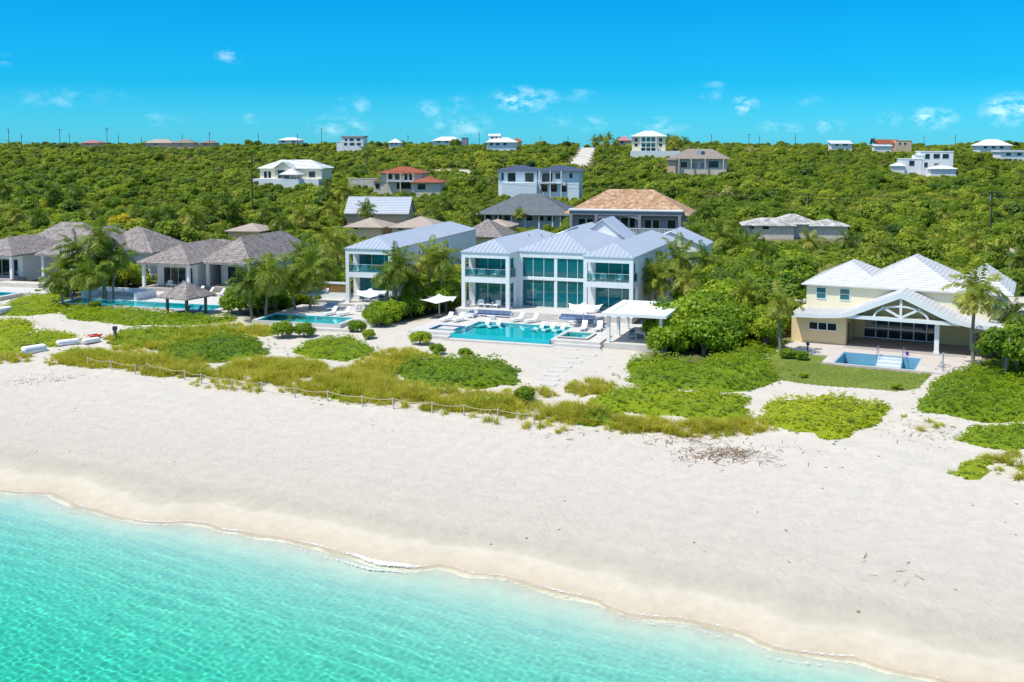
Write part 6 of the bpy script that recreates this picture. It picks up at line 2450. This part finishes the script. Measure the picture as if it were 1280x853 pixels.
# ---------------------------------------------------------------- dune shrubs and grass
PATCHES = [
    ([(0, 384), (10, 377), (45, 371), (85, 370), (96, 382), (70, 393), (30, 396), (-12, 396)], .75, 'mound of bright green beach shrub beside the leftmost pool'),
    ([(72, 390), (100, 384), (150, 386), (215, 393), (262, 396), (300, 398), (296, 404), (235, 408), (170, 409), (110, 403), (80, 399)], .65, 'long band of bright green beach shrub before the gazebo villa pool'),
    ([(-12, 402), (25, 400), (42, 405), (44, 416), (98, 418), (104, 426), (98, 432), (60, 436), (30, 442), (-12, 446)], .7, 'bright green beach shrub behind the white hulls at far left'),
    ([(132, 428), (150, 414), (200, 408), (262, 410), (302, 410), (312, 420), (262, 428), (205, 432), (170, 438), (140, 440)], .55, 'low yellowish green shrub carpet in front of the gazebo'),
    ([(184, 444), (204, 432), (255, 424), (310, 421), (332, 432), (340, 442), (326, 449), (262, 455), (212, 454)], .75, 'bright green shrub mound between the rope line and the gazebo'),
    ([(362, 440), (374, 429), (408, 423), (442, 423), (470, 434), (466, 445), (435, 454), (388, 450)], .7, 'oval bright green shrub mound at the fork of the sand path'),
    ([(486, 468), (505, 455), (545, 449), (598, 447), (642, 458), (662, 473), (655, 482), (606, 489), (545, 488), (500, 482)], .95, 'large bright green shrub mound on the sand before the long pool'),
    ([(774, 474), (786, 452), (830, 448), (868, 456), (905, 440), (942, 420), (966, 446), (974, 478), (935, 490), (868, 492), (800, 486)], 1.1, 'tall bright green shrub bank below the sea grape clump'),
    ([(726, 506), (760, 490), (802, 485), (878, 488), (948, 500), (944, 530), (900, 530), (800, 524), (745, 516)], .75, 'broad bright green shrub carpet behind the dune grass at centre right'),
    ([(950, 502), (1048, 497), (1112, 505), (1122, 512), (1104, 530), (1062, 551), (1030, 552), (985, 540), (945, 530)], .85, 'pointed bright green shrub mound at the edge of the open beach'),
    ([(1142, 506), (1152, 488), (1176, 468), (1215, 459), (1310, 456), (1310, 524), (1252, 531), (1198, 525), (1150, 517)], 1.0, 'big bright green shrub bank at right below the cream house'),
    ([(1190, 550), (1202, 534), (1250, 532), (1310, 530), (1310, 568), (1262, 566), (1220, 560)], .6, 'bright green shrub carpet at the right edge, second from the water'),
    ([(1180, 590), (1194, 576), (1230, 571), (1246, 580), (1238, 598), (1212, 603)], .45, 'small bright green shrub patch nearest the water at right'),
    ([(1246, 584), (1310, 572), (1310, 596), (1272, 602)], .4, 'small shrub patch cut by the right frame edge nearest the water'),
    ([(58, 444), (92, 436), (140, 440), (170, 446), (150, 455), (100, 455)], .55, 'low ragged shrub mound between the white hulls and the rope line'),
    ([(176, 458), (205, 455), (262, 460), (275, 468), (238, 474), (196, 468)], .5, 'ragged low shrub mound just behind the rope line, left of the sand path'),
    ([(300, 462), (330, 452), (375, 450), (398, 458), (370, 470), (318, 474)], .5, 'ragged shrub mound among tan grass, left of the path fork'),
    ([(395, 492), (430, 480), (470, 484), (480, 497), (440, 505), (405, 503)], .5, 'ragged low green shrub among tan grass behind the rope line, centre'),
    ([(545, 506), (580, 496), (640, 498), (672, 508), (640, 518), (575, 515)], .5, 'ragged low green shrub among tan grass below the large mound'),
    ([(700, 520), (722, 510), (770, 518), (800, 528), (765, 540), (720, 534)], .55, 'low green shrub running out onto the open beach at centre'),
    ([(930, 432), (985, 428), (1000, 438), (962, 446)], .8, 'green shrub bank left of the cream house lawn'),
]


def patch(poly_px, H, label, seed):
    r = np.random.default_rng(seed)
    poly = gpoly(poly_px)
    xs, ys = [p[0] for p in poly], [p[1] for p in poly]
    # uneven outline
    def mound(x, y):
        e = polyd(x, y, poly) + .75 * wob(x * 2.2, y * 2.2) + .3 * wob(x * 6, y * 6) - .2
        k = np.clip(e / 1.5, 0, 1)
        k = k * k * (3 - 2 * k)
        return H * k * (.82 + .26 * wob(x * 1.7 + seed, y * 1.7) + .30 * wob(x * 5, y * 5 + seed) + .2 * wob(x * 11, y * 11)), e
    area = (max(xs) - min(xs)) * (max(ys) - min(ys))
    n = int(area * 11)
    x, y = r.uniform(min(xs) - 1, max(xs) + 1, n), r.uniform(min(ys) - 1, max(ys) + 1, n)
    h, e = mound(x, y)
    k = (inpoly(x, y, poly) & (e > 0.02)) | ((polyd(x, y, poly) < 1.1) & (r.random(n) < .07) & (wob(x * 1.9 + seed, y * 1.9) > -.1))
    h = np.where(e > .02, h, .0)
    x, y, h = x[k], y[k], h[k]
    z = gz(x, y) + h * r.uniform(.72, 1.05, len(x)) + .04
    # each shoot is a rosette of leaves
    m = 6
    a = r.uniform(0, 6.28, (len(x), 1)) + np.arange(m)[None] * 6.283 / m + r.uniform(-.3, .3, (len(x), m))
    el = r.uniform(.05, 1.0, (len(x), m))
    L = r.uniform(.14, .30, (len(x), m))
    d = np.stack([np.cos(a) * np.cos(el), np.sin(a) * np.cos(el), np.sin(el)], -1)
    s = np.stack([-np.sin(a), np.cos(a), np.zeros_like(a)], -1) * (L * .24)[..., None]
    c = np.stack([x, y, z], -1)[:, None, :]
    p0, mid, tip = c + d * .01, c + d * (L * .65)[..., None], c + d * L[..., None] - np.array([0, 0, .03])
    V = np.stack([p0 - s * .3, mid + s, tip, mid - s], 2).reshape(-1, 3)
    Q = np.arange(len(V)).reshape(-1, 4)
    bt = .5 + .5 * wob(x * .9 + seed, y * .9)
    tint = np.repeat(np.clip(.5 * bt[:, None] + .5 * r.random((len(x), m)), 0, 1).ravel(), 4)
    # stems and litter mound beneath
    st = .4
    X, Y = np.arange(min(xs), max(xs) + st, st), np.arange(min(ys), max(ys) + st, st)
    gx, gy = np.meshgrid(X, Y)
    hh, ee = mound(gx, gy)
    ins = inpoly(gx, gy, poly) & (ee > 0)
    zz = gz(gx, gy) + np.where(ins, hh * .55, -.25)
    i = np.arange(gx.size).reshape(gx.shape)
    ok = ins[:-1, :-1] | ins[1:, :-1] | ins[:-1, 1:] | ins[1:, 1:]
    kk = i[:-1, :-1][ok]
    Q2 = np.stack([kk, kk + 1, kk + 1 + gx.shape[1], kk + gx.shape[1]], 1) + len(V)
    V2 = np.stack([gx, gy, zz], -1).reshape(-1, 3)
    c0 = np.array([np.mean(xs), np.mean(ys), 0])
    Va = np.concatenate([V, V2]) - c0
    o = mesh_np('beach_shrub', Va, np.concatenate([Q, Q2]), F_PATCH, np.concatenate([tint, np.full(len(V2), .35)]))
    o.location = tuple(c0)
    tag(o, label, 'shrub', 'bright green beach shrubs')
    return o


for i, (pp, H, lab) in enumerate(PATCHES):
    patch(pp, H, lab, 600 + i)

GRASSES = [
    ([(100, 448), (150, 441), (200, 442), (300, 452), (420, 462), (470, 472), (440, 502), (330, 489), (200, 470), (110, 462)], .30),
    ([(440, 482), (515, 440), (560, 447), (505, 478), (600, 492), (740, 502), (765, 520), (740, 534), (600, 520), (450, 507)], .32),
    ([(760, 520), (860, 528), (960, 526), (975, 540), (900, 548), (800, 548), (750, 536)], .5),
    ([(52, 449), (80, 441), (125, 440), (180, 446), (235, 452), (262, 458), (266, 470), (222, 474), (165, 466), (120, 461), (62, 458)], 1.0),
    ([(-10, 446), (30, 443), (50, 450), (20, 456), (-10, 458)], .5),
    ([(262, 474), (285, 456), (330, 449), (380, 450), (412, 458), (404, 468), (372, 480), (330, 486), (285, 482)], 1.0),
    ([(366, 492), (378, 478), (415, 466), (448, 452), (478, 440), (512, 437), (536, 446), (506, 456), (488, 470), (520, 488), (566, 490), (548, 500), (512, 506), (470, 508), (410, 500)], 1.0),
    ([(522, 514), (540, 500), (600, 494), (660, 502), (720, 508), (752, 520), (745, 534), (706, 532), (648, 524), (575, 516)], 1.0),
    ([(728, 508), (770, 520), (860, 526), (930, 524), (952, 534), (905, 546), (850, 548), (790, 544), (745, 530)], .95),
    ([(705, 492), (712, 480), (740, 476), (772, 478), (768, 492), (735, 498)], .9),
    ([(690, 508), (712, 502), (722, 514), (700, 518)], .8),
    ([(1230, 572), (1310, 564), (1310, 600), (1275, 606), (1245, 590)], .7),
    ([(300, 412), (345, 404), (350, 416), (318, 424)], .9),
    ([(600, 490), (690, 486), (700, 500), (620, 504)], .6),
    ([(225, 474), (300, 482), (340, 488), (300, 494), (240, 482)], .3),
    ([(540, 516), (660, 530), (720, 540), (690, 545), (600, 530)], .22),
    ([(1130, 520), (1185, 528), (1180, 545), (1130, 540)], .15),
    ([(130, 424), (200, 412), (300, 406), (340, 420), (220, 440), (150, 446)], .35),
]


def dune_grass():
    r = np.random.default_rng(71)
    Vs, Ts = [], []
    for pp, dens in GRASSES:
        poly = gpoly(pp)
        xs, ys = [p[0] for p in poly], [p[1] for p in poly]
        n = int((max(xs) - min(xs)) * (max(ys) - min(ys)) * 4.2 * dens)
        x, y = r.uniform(min(xs), max(xs), n), r.uniform(min(ys), max(ys), n)
        k = inpoly(x, y, poly) & (wob(x * 1.3, y * 1.3) + r.normal(0, .3, n) > -.42)
        x, y = x[k], y[k]
        sz = r.uniform(.5, 1.0, len(x)) * np.clip(.55 + polyd(x, y, poly) * .35, .5, 1.1)
        m = 44
        a = r.uniform(0, 6.28, (len(x), m))
        q = r.uniform(.0, 1.0, (len(x), m)) ** .7
        H = sz[:, None] * r.uniform(.6, 1.1, (len(x), m))
        bx = x[:, None] + np.cos(a) * q * .22
        by = y[:, None] + np.sin(a) * q * .22
        bz = gz(bx, by) - .03
        lean = q * 1.0 + .1
        hx, hy = np.cos(a) * lean, np.sin(a) * lean
        w = .014 + .012 * r.random((len(x), m))
        sx, sy = -np.sin(a) * w, np.cos(a) * w
        P = []
        for f, kk in ((0, 1.0), (.55, .9), (1.0, .25)):
            px_, py_ = bx + hx * H * f ** 1.8 - .10 * H * f * f, by + hy * H * f ** 1.8
            pz = bz + H * (f - .32 * lean * f * f)
            P.append((np.stack([px_ - sx * kk, py_ - sy * kk, pz], -1), np.stack([px_ + sx * kk, py_ + sy * kk, pz], -1)))
        Vs.append(np.stack([P[0][0], P[0][1], P[1][1], P[1][0], P[1][0], P[1][1], P[2][1], P[2][0]], 2).reshape(-1, 3))
        tt = np.clip(r.random((len(x), 1)) * .55 + .45 * r.random((len(x), m)), 0, 1)
        Ts.append(np.repeat(tt.ravel(), 8))
    V = np.concatenate(Vs)
    o = mesh_np('dune_grass', V, np.arange(len(V)).reshape(-1, 4), F_GRASS, np.concatenate(Ts))
    tag(o, None, None, None, 'stuff')


dune_grass()


def debris():
    """dead creeper stems and dry weed on the sand"""
    r = np.random.default_rng(91)
    V, Q = [], []
    k0 = 0
    spots = [((885, 566), 3.0, 120), ((910, 572), 3.4, 260), ((850, 552), 2.6, 90), ((925, 566), 1.6, 60), ((60, 474), 4.0, 60), ((30, 478), 3.0, 30), ((700, 545), 3.0, 25), ((1150, 536), 4.0, 60), ((990, 562), 3.5, 12), ((1105, 722), 3.0, 10), ((1160, 545), 3, 30)]
    for (px, py), rad, n in spots:
        c = G(px, py)
        for _ in range(n):
            p = c[:2] + r.normal(0, rad * .4, 2) * np.array([1.2, .7])
            a = r.uniform(0, 6.28)
            L = r.uniform(.15, .7)
            d = np.array([math.cos(a), math.sin(a)])
            q = p + d * L
            s = np.array([-d[1], d[0]]) * r.uniform(.012, .035)
            za, zb = gzf(*p) + .02, gzf(*q) + r.uniform(.03, .16)
            V += [(*(p - s), za), (*(p + s), za), (*(q + s * .6), zb), (*(q - s * .6), zb)]
            Q.append((k0, k0 + 1, k0 + 2, k0 + 3))
            k0 += 4
    o = mesh_np('dry_stems', np.array(V), np.array(Q), mat('dead_stem', (.24, .15, .09), .9, .3, 2))
    tag(o, None, None, None, 'stuff')


debris()


# ---------------------------------------------------------------- the scrub covering the hill
def scrub():
    pts = []
    y = 138.0
    while y < 545:
        st = 1.75 + (y - 138) * .0024
        hw = y * .56 + 14
        x = np.arange(-hw, hw, st)
        x = x + rng.uniform(-.48, .48, len(x)) * st
        pts.append(np.stack([x, y + rng.uniform(-.48, .48, len(x)) * st], 1))
        y += st
    P = np.concatenate(pts)
    x, y = P[:, 0], P[:, 1]
    k = ~blocked(x, y, .6) & (polyd(x, y, ROAD_W) > 2.2)
    k &= ~((np.abs(x - np.mean([p[0] for p in ROAD_W])) < 9) & (y > min(p[1] for p in ROAD_W) - 22) & (y < min(p[1] for p in ROAD_W)) & (rng.random(len(x)) < .8))
    # thin it where the ground shows: small rocky gaps
    gap = wob(x * .35 + 9, y * .22) + .6 * wob(x * 1.1, y * .9) + rng.normal(0, .25, len(x))
    k &= gap < 1.02
    sh, ss = shore(x, y)
    x, y = x[k], y[k]
    near = np.argsort(y + .0 * x)
    big = wob(x * .25 + 3, y * .25 - 5)
    sc = rng.uniform(.62, 1.15, len(x)) * (1 + .28 * big) * np.interp(y, [138, 185, 240, 380, 520], [1.15, 1.08, .92, .92, .98])
    tall = rng.random(len(x)) < np.interp(y, [300, 420], [.09, .012])
    sc = np.where(tall, sc * rng.uniform(1.35, 2.1, len(x)), sc)
    low = np.zeros(len(x), bool)                                         # kept low before the hill houses
    for f, u0, u1, v0, v1 in EXCL:
        du = (x - f.O[0]) * f.u[0] + (y - f.O[1]) * f.u[1]
        dv = (x - f.O[0]) * f.v[0] + (y - f.O[1]) * f.v[1]
        low |= (du > u0 - 1) & (du < u1 + 1) & (dv > v0 - 30) & (dv < v0 + 1)
    sc = np.where(low & (y > 150), np.minimum(sc, .72), sc)
    # the nearest ones singly
    n1 = 160
    order = np.argsort(y)
    for i in order[:n1]:
        j = int(rng.integers(0, 6))
        plant(BUSH, j, float(x[i]), float(y[i]), float(sc[i] * 1.1), 'bushy green scrub tree in the belt directly behind the beach villas', 'scrub trees directly behind the beach villas')
    rest = order[n1:]
    x, y, sc = x[rest], y[rest], sc[rest]
    me = bpy.data.meshes.new('hillside_scrub')
    me.vertices.add(len(x))
    me.vertices.foreach_set('co', np.stack([x, y, gz(x, y) - .06], 1).astype(np.float32).ravel())
    for nm, ty, arr in (('sc', 'FLOAT', sc), ('rz', 'FLOAT', rng.uniform(0, 6.28, len(x)))):
        a = me.attributes.new(nm, ty, 'POINT')
        a.data.foreach_set('value', np.asarray(arr, np.float32))
    a = me.attributes.new('pid', 'INT', 'POINT')
    sp = wob(x * .4 + 20, y * .3) + rng.normal(0, .5, len(x))           # species grow in drifts
    pid = np.where(sp > .62, 2, np.where(sp < -.85, 4, rng.choice([0, 1, 3, 5], len(x))))
    t_ = rng.random(len(x))
    pid = np.where(t_ < np.interp(y, [300, 420], [.05, .006]), 6 + rng.integers(0, 4, len(x)), pid)
    a.data.foreach_set('value', pid.astype(np.int32))
    sc = np.where(pid >= 6, np.minimum(sc, 1.05) * np.where(sc < .73, .45, 1), sc)
    me.attributes['sc'].data.foreach_set('value', sc.astype(np.float32))
    o = bpy.data.objects.new('hillside_scrub', me)
    C.objects.link(o)
    tag(o, None, None, None, 'stuff')
    ng = bpy.data.node_groups.new('scrub_growth', 'GeometryNodeTree')
    ng.interface.new_socket('Geometry', in_out='INPUT', socket_type='NodeSocketGeometry')
    ng.interface.new_socket('Geometry', in_out='OUTPUT', socket_type='NodeSocketGeometry')
    N, L = ng.nodes.new, ng.links.new
    gi, go = N('NodeGroupInput'), N('NodeGroupOutput')
    m2p = N('GeometryNodeMeshToPoints')
    L(gi.outputs[0], m2p.inputs['Mesh'])
    jn = N('GeometryNodeJoinGeometry')
    for b in reversed(BUSH + TREE):
        oi = N('GeometryNodeObjectInfo')
        oi.transform_space = 'ORIGINAL'
        cr = [c for c in b.children if c.name.startswith('crown')][0]
        oi.inputs['Object'].default_value = cr
        oi.inputs['As Instance'].default_value = False
        g2i = N('GeometryNodeGeometryToInstance')
        L(oi.outputs['Geometry'], g2i.inputs[0])
        L(g2i.outputs[0], jn.inputs[0])
    iop = N('GeometryNodeInstanceOnPoints')
    L(m2p.outputs[0], iop.inputs['Points'])
    L(jn.outputs[0], iop.inputs['Instance'])
    iop.inputs['Pick Instance'].default_value = True

    def attr(nm, ty):
        a = N('GeometryNodeInputNamedAttribute')
        a.data_type = ty
        a.inputs['Name'].default_value = nm
        return a.outputs['Attribute']
    L(attr('pid', 'INT'), iop.inputs['Instance Index'])
    cx = N('ShaderNodeCombineXYZ')
    L(attr('rz', 'FLOAT'), cx.inputs[2])
    L(cx.outputs[0], iop.inputs['Rotation'])
    L(attr('sc', 'FLOAT'), iop.inputs['Scale'])
    L(iop.outputs[0], go.inputs[0])
    md = o.modifiers.new('growth', 'NODES')
    md.node_group = ng
    me.materials.append(F_SCRUB)
    print('scrub', len(x))


scrub()
